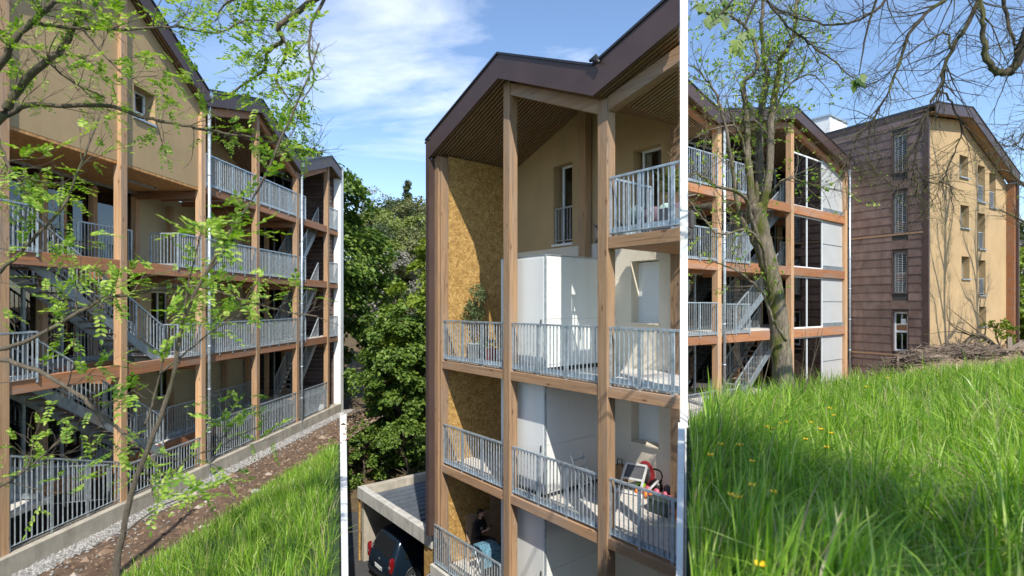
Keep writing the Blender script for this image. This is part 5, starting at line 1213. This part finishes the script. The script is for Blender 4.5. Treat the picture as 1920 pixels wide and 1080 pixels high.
def man():
    z = MI['L1']; s, d = SM.at(896, 1000, 0.95)[0], 0.95; rz = SM.rz+0.40
    SK = plain('skin', (0.55, 0.31, 0.21), 0.55, 0, 0.05, 6); BK = plain('black_sweatshirt', (0.012, 0.012, 0.013), 0.85); TR = plain('dark_trousers', (0.022, 0.018, 0.018), 0.85); HA = plain('dark_hair', (0.016, 0.011, 0.008), 0.7); SH = plain('black_shoe', (0.012, 0.012, 0.014), 0.6); PR = plain('grey_print', (0.3, 0.32, 0.33), 0.8)
    c = thing('folding_chair', 'black folding chair with crossed legs under the sitting person', 'chair', SM.world(s, d, z), rz); m = MB()
    for y in (-0.21, 0.21): m.tube([(-0.22, y, 0), (0.2, y, 0.45)], 0.011, 6).tube([(0.22, y, 0), (-0.2, y, 0.45), (-0.28, y, 0.86)], 0.011, 6)
    m.tube([(-0.28, -0.21, 0.86), (-0.28, 0.21, 0.86)], 0.011, 6).build('chair_frame', ZINC, c)
    MB().box(-0.2, 0.2, -0.2, 0.2, 0.44, 0.465).build('seat', TR, c, 0.008); MB().bar((-0.232, -0.2, 0.70), (-0.232, 0.2, 0.70), 0.012, 0.24).build('backrest', TR, c)
    r = thing('person', 'bearded person in a black sweatshirt sitting on a folding chair looking at a phone', 'person', SM.world(s, d, z+0.0), rz)
    b = [(-0.06, 0, 0.56, (0.12, .14)), (-0.05, 0, 0.74, (.11, .13)), (0.0, 0, 0.95, (.11, .15)), (0.03, 0, 1.08, (.09, .11)), (0.07, 0, 1.17, .05), (0.10, 0, 1.235, .058), (0.115, 0, 1.30, (.082, .074)), (0.115, 0, 1.37, (.078, .07))]; e = [(i, i+1) for i in range(7)]
    for sg in (-1, 1):
        o = len(b); b += [(0.03, sg*0.18, 1.06, .055), (0.08, sg*0.26, 0.82, .043), (0.29, sg*0.09, 0.90, .026), (0.345, sg*0.065, 0.925, (.034, .018)), (0.375, sg*0.05, 0.945, (.034, .014))]; e += [(3, o), (o, o+1), (o+1, o+2), (o+2, o+3), (o+3, o+4)]
        for i, (dy, l) in enumerate(((.028, .055), (.010, .064), (-.008, .06), (-.026, .048))):
            q = len(b); b += [(0.395, sg*(0.05+dy), 0.955, .0088), (0.395+l*.5, sg*(0.04+dy*.8), 0.968, .008), (0.40+l*.55, sg*(0.025+dy*.6), 0.99, .007)]; e += [(o+4, q), (q, q+1), (q+1, q+2)]
        q = len(b); b += [(0.34, sg*0.03, 0.95, .010), (0.365, sg*0.012, 0.975, .008)]; e += [(o+3, q), (q, q+1)]
    for sg in (-1, 1):
        o = len(b); b += [(-0.02, sg*0.10, 0.54, .075), (0.40, sg*0.15, 0.56, .055), (0.36, sg*0.14, 0.14, .036), (0.36, sg*0.14, 0.07, .035), (0.50, sg*0.15, 0.04, .030)]; e += [(0, o), (o, o+1), (o+1, o+2), (o+2, o+3), (o+3, o+4)]
    skin('body', b, e, SK, r, 0.0055)
    t = [(-0.05, 0, 0.58, (.15, .17)), (-0.05, 0, 0.76, (.135, .16)), (0.0, 0, 0.95, (.135, .18)), (0.03, 0, 1.075, (.105, .13)), (0.06, 0, 1.135, (.07, .075))]; e = [(0, 1), (1, 2), (2, 3), (3, 4)]
    for sg in (-1, 1):
        o = len(t); t += [(0.03, sg*0.185, 1.06, .075), (0.07, sg*0.255, 0.93, .066), (0.09, sg*0.265, 0.82, .062), (0.19, sg*0.17, 0.86, .050)]; e += [(3, o), (o, o+1), (o+1, o+2), (o+2, o+3)]
    sw = skin('sweatshirt', t, e, BK, r); MB().box(0.135, 0.15, -0.09, 0.05, 0.9, 0.96).build('print', PR, sw)
    t = [(-0.06, 0, 0.54, (.14, .17))]; e = []
    for sg in (-1, 1):
        o = len(t); t += [(0.0, sg*0.11, 0.545, .095), (0.22, sg*0.14, 0.56, .085), (0.41, sg*0.155, 0.565, .074), (0.39, sg*0.15, 0.35, .066), (0.36, sg*0.14, 0.13, .056)]; e += [(0, o), (o, o+1), (o+1, o+2), (o+2, o+3), (o+3, o+4)]
    skin('trousers', t, e, TR, r)
    for sg in (-1, 1): MB().blob((0.44, sg*0.145, 0.048), (0.145, 0.052, 0.048), 12).build('shoe', SH, r)
    MB().blob((0.095, 0, 1.395), (0.093, 0.082, 0.062), 14).blob((0.055, 0, 1.345), (0.07, 0.08, 0.08), 12).build('hair', HA, r)
    MB().blob((0.150, 0, 1.245), (0.042, 0.056, 0.042), 12).build('beard', HA, r)
    MB().blob((0.198, 0, 1.305), (0.018, 0.013, 0.024), 8).build('nose', SK, r)
    for sg in (-1, 1): MB().blob((0.105, sg*0.078, 1.31), (0.022, 0.012, 0.032), 8).build('ear', SK, r); MB().blob((0.183, sg*0.03, 1.335), (0.010, 0.016, 0.007), 8).build('eye', HA, r)
    p = thing('phone', 'dark phone held in both hands of the sitting person', 'phone', SM.world(s, d, z), rz); MB().bar((0.418, 0, 0.955), (0.45, 0, 1.07), 0.07, 0.010, (1, 0, 0)).build('phone_body', SH, p)
    # things around them
    CAR = plain('cardboard', (0.40, 0.27, 0.17), 0.85, 0, 0.1, 4)
    s1 = MI['e0']+0.02
    q = thing('cardboard_sheet', 'large cardboard sheet leaning on the strand board wall behind the sitting person', 'cardboard', SM.world(s1+0.16, 1.35, z), SM.rz); MB().prism([(0.0, 0), (-0.12, 1.25), (-0.10, 1.25), (0.02, 0)], -0.7, 0.75).build('sheet', CAR, q)
    q = thing('cardboard_box', 'folded cardboard box standing taller at the back of the lowest balcony', 'cardboard', SM.world(s1+0.10, 2.0, z), SM.rz); MB().prism([(-0.01, 0), (-0.09, 1.62), (-0.07, 1.62), (0.01, 0)], -0.45, 0.45).build('sheet', CAR, q)
    PAL = plain('pale_striped_cloth', (0.50, 0.44, 0.42), 0.9, 0, 0.25, 14, scale=(1, 6, 1)); LAV = plain('faded_lilac_cloth', (0.42, 0.36, 0.40), 0.9)
    q = thing('bedding_heap', 'heap of dark and striped bedding on a seat to the right of the sitting person', 'bedding', SM.world(s+0.80, 1.75, z), SM.rz)
    MB().box(-0.5, 0.55, -0.3, 0.35, 0, 0.42).build('seat', TR, q, 0.03); MB().blob((0.1, 0.0, 0.75), (0.5, 0.3, 0.42), 14, 0.07).build('dark_cover', BK, q); MB().blob((-0.12, -0.02, 1.02), (0.34, 0.2, 0.16), 14, 0.06, 0.4).build('pale_cover', LAV, q); MB().blob((0.30, -0.25, 0.72), (0.22, 0.14, 0.30), 14, 0.05).build('striped_cover', PAL, q)
    BLU = plain('blue_patterned_cloth', (0.10, 0.22, 0.30), 0.8, 0, 0.7, 16)
    q = thing('clothes_airer', 'small clothes airer hung with blue patterned cloth beside the near timber post', 'clothes rack', SM.world(s+0.98, 0.55, z), SM.rz-0.1)
    m = MB()
    for y in (-0.26, 0.26): m.tube([(-0.25, y, 0), (0.22, y, 0.78)], 0.012, 6).tube([(0.25, y, 0), (-0.22, y, 0.78)], 0.012, 6)
    m.build('rack_frame', PVC, q); MB().prism([(-0.32, 0.52), (-0.26, 0.86), (0.02, 0.90), (0.27, 0.84), (0.33, 0.42), (0.30, 0.42), (0.24, 0.80), (0.02, 0.86), (-0.24, 0.82), (-0.29, 0.52)], -0.27, 0.27).build('cloth', BLU, q, 0.01)
man()

# ------------------------------------------------------------------ things on the other balconies
TERR = cm('terracotta', (0.42, 0.22, 0.14)); GRYP = cm('grey_blue_pot', (0.30, 0.36, 0.40)); REDP = cm('red_pot', (0.28, 0.015, 0.02)); NAVY = cm('navy_pot', (0.02, 0.025, 0.06)); BLK2 = cm('black_plastic', (0.018, 0.018, 0.02), 0.4)
OLIVE = leafmat('olive_leaf', [(0, (0.05, 0.09, 0.03)), (1, (0.17, 0.22, 0.10))], 0.2)
def pot_plant(name, label, px, py, z, r0, r1, h, potm, leafm, nleaf, ll, lh, lr, stem=0.0, ball=None, upright=False):
    q = spot(name, label, 'potted plant', px, py, z); MB().lathe([(0.0, 0.0), (r0, 0), (r1, h), (r1*1.06, h), (r1*1.06, h+0.02), (r1*0.9, h+0.02), (r1*0.88, h-0.03), (0, h-0.03)], (0, 0, 0), 20).build('pot', potm, q)
    if stem: MB().tube([(0, 0, h-0.05), (0.02, 0, h+stem*0.5), (-0.01, 0.01, h+stem)], 0.018, 7).build('stem', BARKL, q)
    P = []; T = []; N_ = []
    for c, rr in (ball or [((0, 0, h+lh), lr)]):
        for _ in range(int(nleaf*rr/lr)):
            v = rvec(); p = Vector(c)+v*rr*random.random()**0.5; P.append(p); T.append((Vector((v.x, v.y, abs(v.z)+0.8)) if upright else v+rvec()*0.8)); N_.append(rvec()+Vector((0, 0, .5)))
    A = lambda v: np.array([tuple(x) for x in v]); n = len(P); L = RNG.uniform(0.7, 1.2, n)*ll
    leaf_mesh('leaves', A(P), A(T), A(N_), L, L*(0.18 if upright else 0.42), leafm, q); return q
def balconies():
    z3, z2, z4 = MI['L3'], MI['L2'], MI['L4']
    pot_plant('olive_tree_pot', 'small olive tree with a bare stem in a grey blue pot behind the left railing', 889, 0.8, z3, 0.14, 0.20, 0.42, GRYP, OLIVE, 330, 0.075, 0.9, 0.30, 0.75, [((-0.22, 0, 1.28), 0.30), ((0.02, 0, 1.5), 0.24), ((0.12, 0, 1.95), 0.20), ((0.38, 0, 1.78), 0.17), ((0.2, 0, 1.3), 0.2)])
    pot_plant('potted_shrub', 'dark leafed plant in a wide terracotta pot in the balcony corner', 862, 0.9, z3, 0.16, 0.22, 0.28, TERR, MAP, 150, 0.13, 0.3, 0.26)
    pot_plant('potted_plant', 'low plant in a red pot near the timber post', 921, 0.75, z3, 0.15, 0.17, 0.34, REDP, MAP, 70, 0.1, 0.12, 0.16)
    pot_plant('navy_pot_plant', 'bushy small plant in a dark navy pot between the olive tree and red pot', 906, 1.0, z3, 0.11, 0.14, 0.36, NAVY, MAP, 70, 0.1, 0.1, 0.15)
    q = spot('white_box', 'small white box on the deck behind the red pot', 'box', 937, 1.3, z3); MB().box(-0.16, 0.16, -0.12, 0.12, 0, 0.26).box(-0.17, 0.17, -0.13, 0.13, 0.26, 0.29).build('box_body', PVC, q, 0.01)
    # sofa corner of the top balcony
    WK = cm('grey_wicker', (0.085, 0.08, 0.08), 0.7); PUR = cm('mauve_cushion', (0.17, 0.115, 0.145), 0.9, 0, 0.1); MINT = cm('mint_cushion', (0.45, 0.62, 0.56), 0.9); PAT = plain('patterned_cushion', (0.12, 0.18, 0.17), 0.9, 0, 0.85, 22)
    zt = z4; s0 = SM.at(1166, 430, 1.3)[0]; q = thing('garden_sofa', 'grey wicker sofa with mauve cushions behind the top balcony railing', 'sofa', SM.world(s0+0.62, 1.75, zt), SM.rz)
    MB().box(-0.6, 0.6, -0.38, 0.38, 0.05, 0.30).build('base', WK, q, 0.02); MB().box(-0.66, -0.55, -0.4, 0.4, 0.02, 0.50).build('armrest', WK, q, 0.02); MB().box(-0.66, 0.62, 0.30, 0.42, 0.302, 0.66).build('backrest', WK, q, 0.02)
    for x in (-0.27, 0.31): MB().box(x-0.28, x+0.28, -0.36, 0.28, 0.302, 0.43).build('seat_cushion', PUR, q, 0.05); MB().blob((x, 0.18, 0.64), (0.29, 0.13, 0.22), 14, 0.02).build('back_cushion', PUR, q)
    q = thing('cushion', 'mint cushion leaning at the right of the mauve sofa cushions', 'cushion', SM.world(s0+1.02, 1.45, zt+0.43), SM.rz); MB().blob((0, 0, 0.17), (0.20, 0.09, 0.18), 12, 0.02).build('cover', MINT, q)
    q = thing('cushion', 'dark green and grey patterned cushion at the left end of the sofa', 'cushion', SM.world(s0+0.26, 1.45, zt+0.43), SM.rz); MB().blob((0, 0, 0.2), (0.24, 0.1, 0.21), 12, 0.02).build('cover', PAT, q)
    q = thing('garden_table', 'low dark table in front of the left end of the sofa', 'table', SM.world(s0+0.16, 0.85, zt), SM.rz); MB().box(-0.3, 0.3, -0.3, 0.3, 0.36, 0.40).build('tabletop', WK, q); 
    for x in (-.26, .26):
        for y in (-.26, .26): MB().box(x-.025, x+.025, y-.025, y+.025, 0, 0.36).build('leg', WK, q)
    s1 = SM.at(1252, 420, 0.7)[0]; q = thing('yucca_pot', 'spiky yucca in a square grey planter at the right end of the top balcony', 'potted plant', SM.world(s1, 0.75, zt), SM.rz)
    MB().prism([(-0.12, 0), (0.12, 0), (0.16, 0.5), (-0.16, 0.5)], -0.15, 0.15).build('planter', cm('grey_planter', (0.17, 0.165, 0.17)), q, 0.01); MB().tube([(0, 0, 0.5), (0.03, 0, 0.9), (0, 0, 1.05)], 0.025, 7).build('stem', BARKL, q)
    P = []; T = []
    for c in ((0, 0, 1.05), (0.06, 0.03, 0.85)):
        for _ in range(55): v = rvec(); v.z = v.z*0.7+0.35; P.append(Vector(c)); T.append(v)
    A = lambda v: np.array([tuple(x) for x in v]); L = RNG.uniform(0.22, 0.36, len(P)); leaf_mesh('leaves', A(P), A(T), A([rvec() for _ in P]), L, L*0.10, leafmat('yucca_leaf', [(0, (0.10, 0.15, 0.03)), (1, (0.34, 0.36, 0.10))], 0.2), q)
    # clutter on the middle right balcony
    BAG = cm('brown_paper', (0.36, 0.22, 0.11), 0.85); REDT = cm('red_fabric', (0.33, 0.02, 0.03), 0.8); WHT = cm('white_plastic', (0.74, 0.74, 0.73), 0.4); PINK = cm('pink_vinyl', (0.72, 0.16, 0.24), 0.45); ORG = cm('orange_vinyl', (0.80, 0.22, 0.03), 0.45); LIM = cm('lime_plastic', (0.30, 0.62, 0.05), 0.5); GRN = cm('dark_green_crate', (0.035, 0.055, 0.045), 0.55); GY = cm('grey_foam', (0.10, 0.10, 0.11), 0.7)
    q = spot('paper_bag', 'brown paper carrier bag standing by the wall beside the timber post', 'bag', 1166, 910, z2); MB().prism([(-0.13, 0), (0.13, 0), (0.15, 0.5), (-0.15, 0.5)], -0.08, 0.08).build('bag_body', BAG, q, 0.006); MB().tube([(-0.08, -0.08, 0.48), (-0.06, -0.08, 0.66), (0.06, -0.08, 0.66), (0.08, -0.08, 0.48)], 0.012, 6).build('handle', BLK2, q)
    q = spot('play_frame', 'folded white tubular frame with grey mesh panel leaning among the balcony clutter', 'folding frame', 1185, 926, z2, 0.3, off=(0.0, -0.1)); m = MB()
    for a, b in (((-0.28, 0, 0.05), (-0.16, 0.25, 0.66)), ((0.25, 0, 0.05), (0.33, 0.25, 0.66)), ((-0.16, 0.25, 0.66), (0.33, 0.25, 0.66)), ((-0.28, 0, 0.05), (0.25, 0, 0.05)), ((-0.22, 0.13, 0.34), (0.29, 0.13, 0.34)), ((0.3, -0.05, 0.0), (0.62, 0.2, 0.40)), ((-0.3, -0.12, 0.02), (-0.28, 0.0, 0.1)), ((0.36, -0.1, 0.0), (0.25, 0.0, 0.1))): m.bar(a, b, 0.045, 0.035)
    m.build('frame', WHT, q); MB().add([(-0.2, 0.15, 0.36), (0.27, 0.15, 0.36), (0.31, 0.25, 0.63), (-0.16, 0.25, 0.63), (-0.2, 0.16, 0.36), (0.27, 0.16, 0.36), (0.31, 0.26, 0.63), (-0.16, 0.26, 0.63)], [(0, 1, 2, 3), (7, 6, 5, 4)]).build('mesh_panel', GY, q)
    q = spot('toy_basket', 'red rimmed mesh basket standing behind the white frame', 'basket', 1206, 921, z2, off=(0, 0.1)); MB().blob((0, 0, 0.36), (0.26, 0.08, 0.34), 14, 0.02).build('basket_body', REDT, q); MB().blob((0.0, -0.04, 0.40), (0.19, 0.07, 0.24), 12, 0.05).build('mesh', GY, q)
    q = spot('toy_camera', 'lime green toy with black front on the balcony floor', 'toy', 1202, 923, z2); MB().box(-0.1, 0.1, -0.06, 0.06, 0.02, 0.22).build('case', LIM, q, 0.02); MB().lathe([(0.0, -0.05), (0.05, -0.05), (0.06, 0.0)], (0, -0.06, 0.13), 12, 'y').build('lens', BLK2, q)
    q = spot('kettlebell', 'big black kettlebell by the wall with a raised loop handle', 'kettlebell', 1226, 927, z2, off=(0, 0.12)); MB().blob((0, 0, 0.17), (0.19, 0.19, 0.18), 16).build('weight', BLK2, q); MB().tube(spline([(-0.12, 0, 0.28), (-0.16, 0, 0.44), (-0.09, 0, 0.55), (0.09, 0, 0.55), (0.16, 0, 0.44), (0.12, 0, 0.28)], 4), 0.035, 8).build('handle', BLK2, q)
    def bell(px, py, mat, lab, rz): 
        q = spot('dumbbell', lab, 'dumbbell', px, py, z2, rz, 'small dumbbells on the balcony'); e = MB()
        for x in (-0.09, 0.09): e = MB().lathe([(0, -0.045), (0.05, -0.045), (0.065, -0.02), (0.065, 0.02), (0.05, 0.045), (0, 0.045)], (x, 0, 0.065), 10, 'x'); e.build('head', mat, q)
        MB().tube([(-0.06, 0, 0.065), (0.06, 0, 0.065)], 0.018, 8).build('grip', mat, q)
    q = spot('weight_shelf', 'low dark wooden shelf carrying the pink and orange dumbbells', 'shelf', 1232, 937, z2, 0.0); MB().box(-0.5, 0.5, -0.16, 0.16, 0.0, 0.04).build('board', WBM, q); zz = 0.04
    for i, (x, mt, lab) in enumerate(((-0.40, PINK, 'pink dumbbell at the left end of the row above the orange ones'), (-0.15, PINK, 'second pink dumbbell of the row, in front of the kettlebell'), (0.10, PINK, 'third pink dumbbell of the row, right of the kettlebell'), (0.34, PINK, 'pink dumbbell at the right end of the row beside the grey gloves'))):
        s, d = floor_at(1232, 937, z2); b = thing('dumbbell', lab, 'dumbbell', SM.world(s+x, d+0.07, z2+zz), SM.rz+1.2, 'small dumbbells on the balcony')
        for y in (-0.08, 0.08): MB().lathe([(0, -0.05), (0.055, -0.05), (0.075, -0.02), (0.075, 0.02), (0.055, 0.05), (0, 0.05)], (y, 0, 0.075), 10, 'x').build('head', mt, b)
        MB().tube([(-0.05, 0, 0.075), (0.05, 0, 0.075)], 0.018, 8).build('grip', mt, b)
    for x, lab in ((-0.42, 'orange dumbbell at the left in front of the pink row'), (-0.17, 'middle orange dumbbell in front of the pink row'), (0.06, 'right orange dumbbell in front of the pink row')):
        s, d = floor_at(1232, 937, z2); b = thing('dumbbell', lab, 'dumbbell', SM.world(s+x, d-0.09, z2+zz), SM.rz+1.2, 'small dumbbells on the balcony')
        for y in (-0.07, 0.07): MB().lathe([(0, -0.04), (0.045, -0.04), (0.06, -0.02), (0.06, 0.02), (0.045, 0.04), (0, 0.04)], (y, 0, 0.06), 10, 'x').build('head', ORG, b)
        MB().tube([(-0.05, 0, 0.06), (0.05, 0, 0.06)], 0.016, 8).build('grip', ORG, b)
    q = spot('boxing_gloves', 'pair of dark grey boxing gloves heaped at the wall end', 'gloves', 1253, 938, z2, off=(0, 0.2)); MB().blob((-0.12, 0, 0.15), (0.13, 0.11, 0.15), 12, 0.03).build('glove', GY, q); MB().blob((0.14, 0.02, 0.22), (0.14, 0.12, 0.22), 12, 0.06).build('glove', BLK2, q)
    q = spot('storage_crate', 'dark green lidded crate on the balcony floor in front of the weights', 'crate', 1243, 962, z2); MB().prism([(-0.24, 0), (0.24, 0), (0.27, 0.27), (-0.27, 0.27)], -0.17, 0.17).build('crate_body', GRN, q, 0.015); MB().box(-0.29, 0.29, -0.19, 0.19, 0.272, 0.31).build('lid', GRN, q, 0.012)
    q = spot('orange_toy_crate', 'orange plastic crate at the very end of the balcony', 'crate', 1266, 972, z2); m = MB().box(-0.14, 0.14, -0.10, 0.10, 0, 0.02)
    for x in (-0.14, 0.12): m.box(x, x+0.02, -0.1, 0.1, 0.021, 0.2)
    for y in (-0.1, 0.08): m.box(-0.118, 0.118, y, y+0.02, 0.021, 0.06).box(-0.118, 0.118, y, y+0.02, 0.12, 0.19)
    m.build('crate_body', ORG, q)
    q = thing('metal_ladder', 'short leaning metal ladder against the side of the middle white cabinet', 'ladder', SM.world(SM.at(1085, 870, 1.0)[0], 1.1, z2), SM.rz+0.1); m = MB()
    for y in (-0.2, 0.2): m.bar((0.25, y, 0), (-0.15, y, 0.95), 0.025, 0.04)
    for i in range(5): f = 0.15+i*0.18; m.bar((0.25-0.4*f, -0.2, 0.95*f), (0.25-0.4*f, 0.2, 0.95*f), 0.04, 0.03)
    m.build('ladder_frame', GALV, q)
balconies()

# ------------------------------------------------------------------ meadow flowers and the brush pile
def hit(px, py, h=0.0):
    q = (px-CX)/F; Y = 1.9
    while Y < 30 and (HY-py)/F*Y > (ground_z(q*Y, Y) if Y >= 2.6 else -1.5)+h: Y += 0.02
    return q*Y, Y
def flowers():
    YEL = plain('buttercup_petal', (0.85, 0.52, 0.01), 0.35, 0, 0.06); STM = plain('flower_stem', (0.10, 0.22, 0.03), 0.6)
    L = [(1556, 767), (1564, 780), (1511, 825), (1540, 807), (1559, 814), (1550, 841), (1521, 793), (1477, 793), (1462, 795), (1451, 805), (1437, 802), (1352, 835), (1387, 837), (1410, 867), (1451, 926), (1410, 914), (1383, 936), (1371, 931), (1425, 1063), (1332, 856), (1665, 710), (1626, 727)]
    for i, (px, py) in enumerate(L):
        h = 0.48; x, y = hit(px, py, h); g = ground_z(x, y) if y >= 2.6 else -1.5
        lab = {18: 'large open buttercup nearest the bottom edge of the meadow', 1: 'upright yellow buttercup high in the sunlit grass near the meadow crest', 14: 'single buttercup low in the shaded grass right of a close pair', 20: 'tiny yellow buttercup on the crest of the meadow below the brush pile', 21: 'tiny yellow buttercup on the crest just right of the gallery downpipe'}.get(i, 'small yellow buttercup standing among the long green meadow grass')
        t = thing('buttercup', lab, 'flower', (x, y, g), random.uniform(0, 6), 'buttercups in the meadow'); MB().tube([(0, 0, 0), (0.02, 0, h*0.5), (0.0, 0, h)], 0.0025, 5).build('stem', STM, t)
        m = MB(); s = 0.017*(1 + 0.4*random.random())*max(1, y/6)*(0.75 if y > 15 else 1)
        for k in range(5):
            a = k*1.2566; u = Vector((math.cos(a), math.sin(a), 0.45)); v = Vector((-math.sin(a), math.cos(a), 0)); c = Vector((0, 0, h))
            m.add([c, c+u*s*0.6+v*s*0.5, c+u*s*1.15+v*s*0.25+Vector((0, 0, s*.2)), c+u*s*1.15-v*s*0.25+Vector((0, 0, s*.2)), c+u*s*0.6-v*s*0.5], [(0, 1, 2, 3, 4)])
        m.blob((0, 0, h+s*0.25), (s*0.3, s*0.3, s*0.25), 8); m.build('petals', YEL, t)
flowers()
def brush():
    TW = bark('dead_twig', (0.14, 0.10, 0.075), (0.36, 0.28, 0.21), (0.2, 0.15, 0.1), 0.1); WDR = bark('weathered_log', (0.16, 0.12, 0.09), (0.42, 0.34, 0.26), (0.2, 0.15, 0.1), 0.1)
    def pile(label, px0, px1, n, Y, hh, ln):
        xm = ((px0+px1)/2-CX)/F*Y; r = thing('brush_pile', label, 'brush pile', (xm, Y, ground_z(xm, Y))); m = MB(); w = (px1-px0)/F*Y/2
        for _ in range(n):
            x = random.triangular(-w, w, 0); y = random.uniform(-0.9, 0.9); hz = hh*(1-abs(x)/w*0.7)*random.random(); z = ground_z(xm+x, Y+y)-ground_z(xm, Y)+hz; d = rvec(); d.z *= 0.35; d.x *= 1.6; d.normalize(); L = ln*random.uniform(0.4, 1.2); p = Vector((x, y, z))
            m.tube([p-d*L/2, p+rvec()*L*0.06, p+d*L/2+rvec()*L*0.08], [0.014, 0.012, 0.004] if random.random() < .85 else [0.035, 0.03, 0.02], 5)
        m.build('sticks', TW, r, kind='stuff')
    pile('long heap of dry brown sticks along the foot of the copper clad wall', 1638, 1745, 400, 23.6, 0.5, 1.2)
    pile('heap of dry sticks and roots in front of the tan gable wall', 1740, 1875, 440, 23.9, 0.55, 1.4)
    pile('thin scatter of dead sticks on the dirt beside the gallery corner', 1590, 1660, 90, 21.5, 0.25, 0.9)
    Y = 24.2; x = (1838-CX)/F*Y; r = thing('dead_branch', 'dark dead branch with long bare twigs sticking up in front of the tan gable', 'branch', (x, Y, ground_z(x, Y))); m = MB()
    m.tube(spline([(0.9, 0, 0.0), (0.3, 0, 0.55), (-0.1, 0, 0.75), (-0.5, 0.1, 0.45), (-0.7, 0.1, 0.0)], 4), 0.10, 7); m.build('stump', BARKD, r); m = MB()
    for a, b, c in (((0.5, 0, 0.4), (-0.6, 0, 1.3), (-1.6, 0, 2.1)), ((0.5, 0, 0.4), (-0.9, -0.1, 1.0), (-1.9, -0.2, 1.55)), ((0.2, 0, 0.6), (0.2, 0, 1.3), (-0.4, 0, 2.0)), ((0, 0, 0.6), (-1.2, 0, 0.9), (-2.6, 0, 0.75)), ((-0.2, 0, 0.6), (-1.4, 0, 1.3), (-1.5, 0, 2.5))): m.tube(spline([a, b, c], 5), [0.035-0.0028*i for i in range(11)], 5)
    m.build('twigs', BARKD, r)
    for px, py, ln, rz, lab in ((1905, 652, 1.3, 0.5, 'weathered plank end leaning on the dirt at the right edge'), (1893, 668, 1.0, 1.45, 'short upright board stuck in the dirt at the right edge'), (1748, 668, 1.6, 0.1, 'pale split log lying at the corner of the tan gable')):
        Y = 23; X = (px-CX)/F*Y; z = ground_z(X, Y); r = thing('timber_piece', lab, 'timber', (X, Y, z+0.02), 0.2); m = MB()
        if 'board' in lab: m.box(-0.12, 0.12, -0.02, 0.02, -0.1, 0.75).box(-0.14, 0.14, 0.021, 0.04, 0.3, 0.4)
        elif 'log' in lab: m.tube([(-ln/2, 0, 0.14), (0, 0.03, 0.16), (ln/2, 0, 0.14)], [0.13, 0.14, 0.11], 9)
        else: m.bar((-ln/2, 0, 0.12), (ln/2, 0, 0.62), 0.2, 0.06)
        m.build('wood', WDR, r)
    # a few dry weeds and bare shoots before the gallery
    for px, py, h, lab in ((1345, 760, 1.9, 'pair of bare pale shoots in front of the gallery downpipe'), (1490, 735, 1.5, 'thin bare shoots standing right of the mossy trunk'), (1420, 745, 1.4, 'dry bare shoots standing left of the mossy trunk')):
        Y = 9.5; x = (px-CX)/F*Y; z = ground_z(x, Y); r = thing('bare_shoots', lab, 'shoots', (x, Y, z)); m = MB(); G = Growth(4)
        for _ in range(3): 
            d = Vector((random.uniform(-.5, .5), random.uniform(-.2, .2), 1)); q, rd = G.limb(m, spline([Vector((0, 0, 0)), d*h*0.5+rvec()*0.06, d*h], 5), 0.012, 0.004, 0, 5); G.sprout(m, q, rd, 4, 0.4, 0, 0.5, 0.4, 0.003, 0)
        m.build('stems', BARKL, r)
brush()
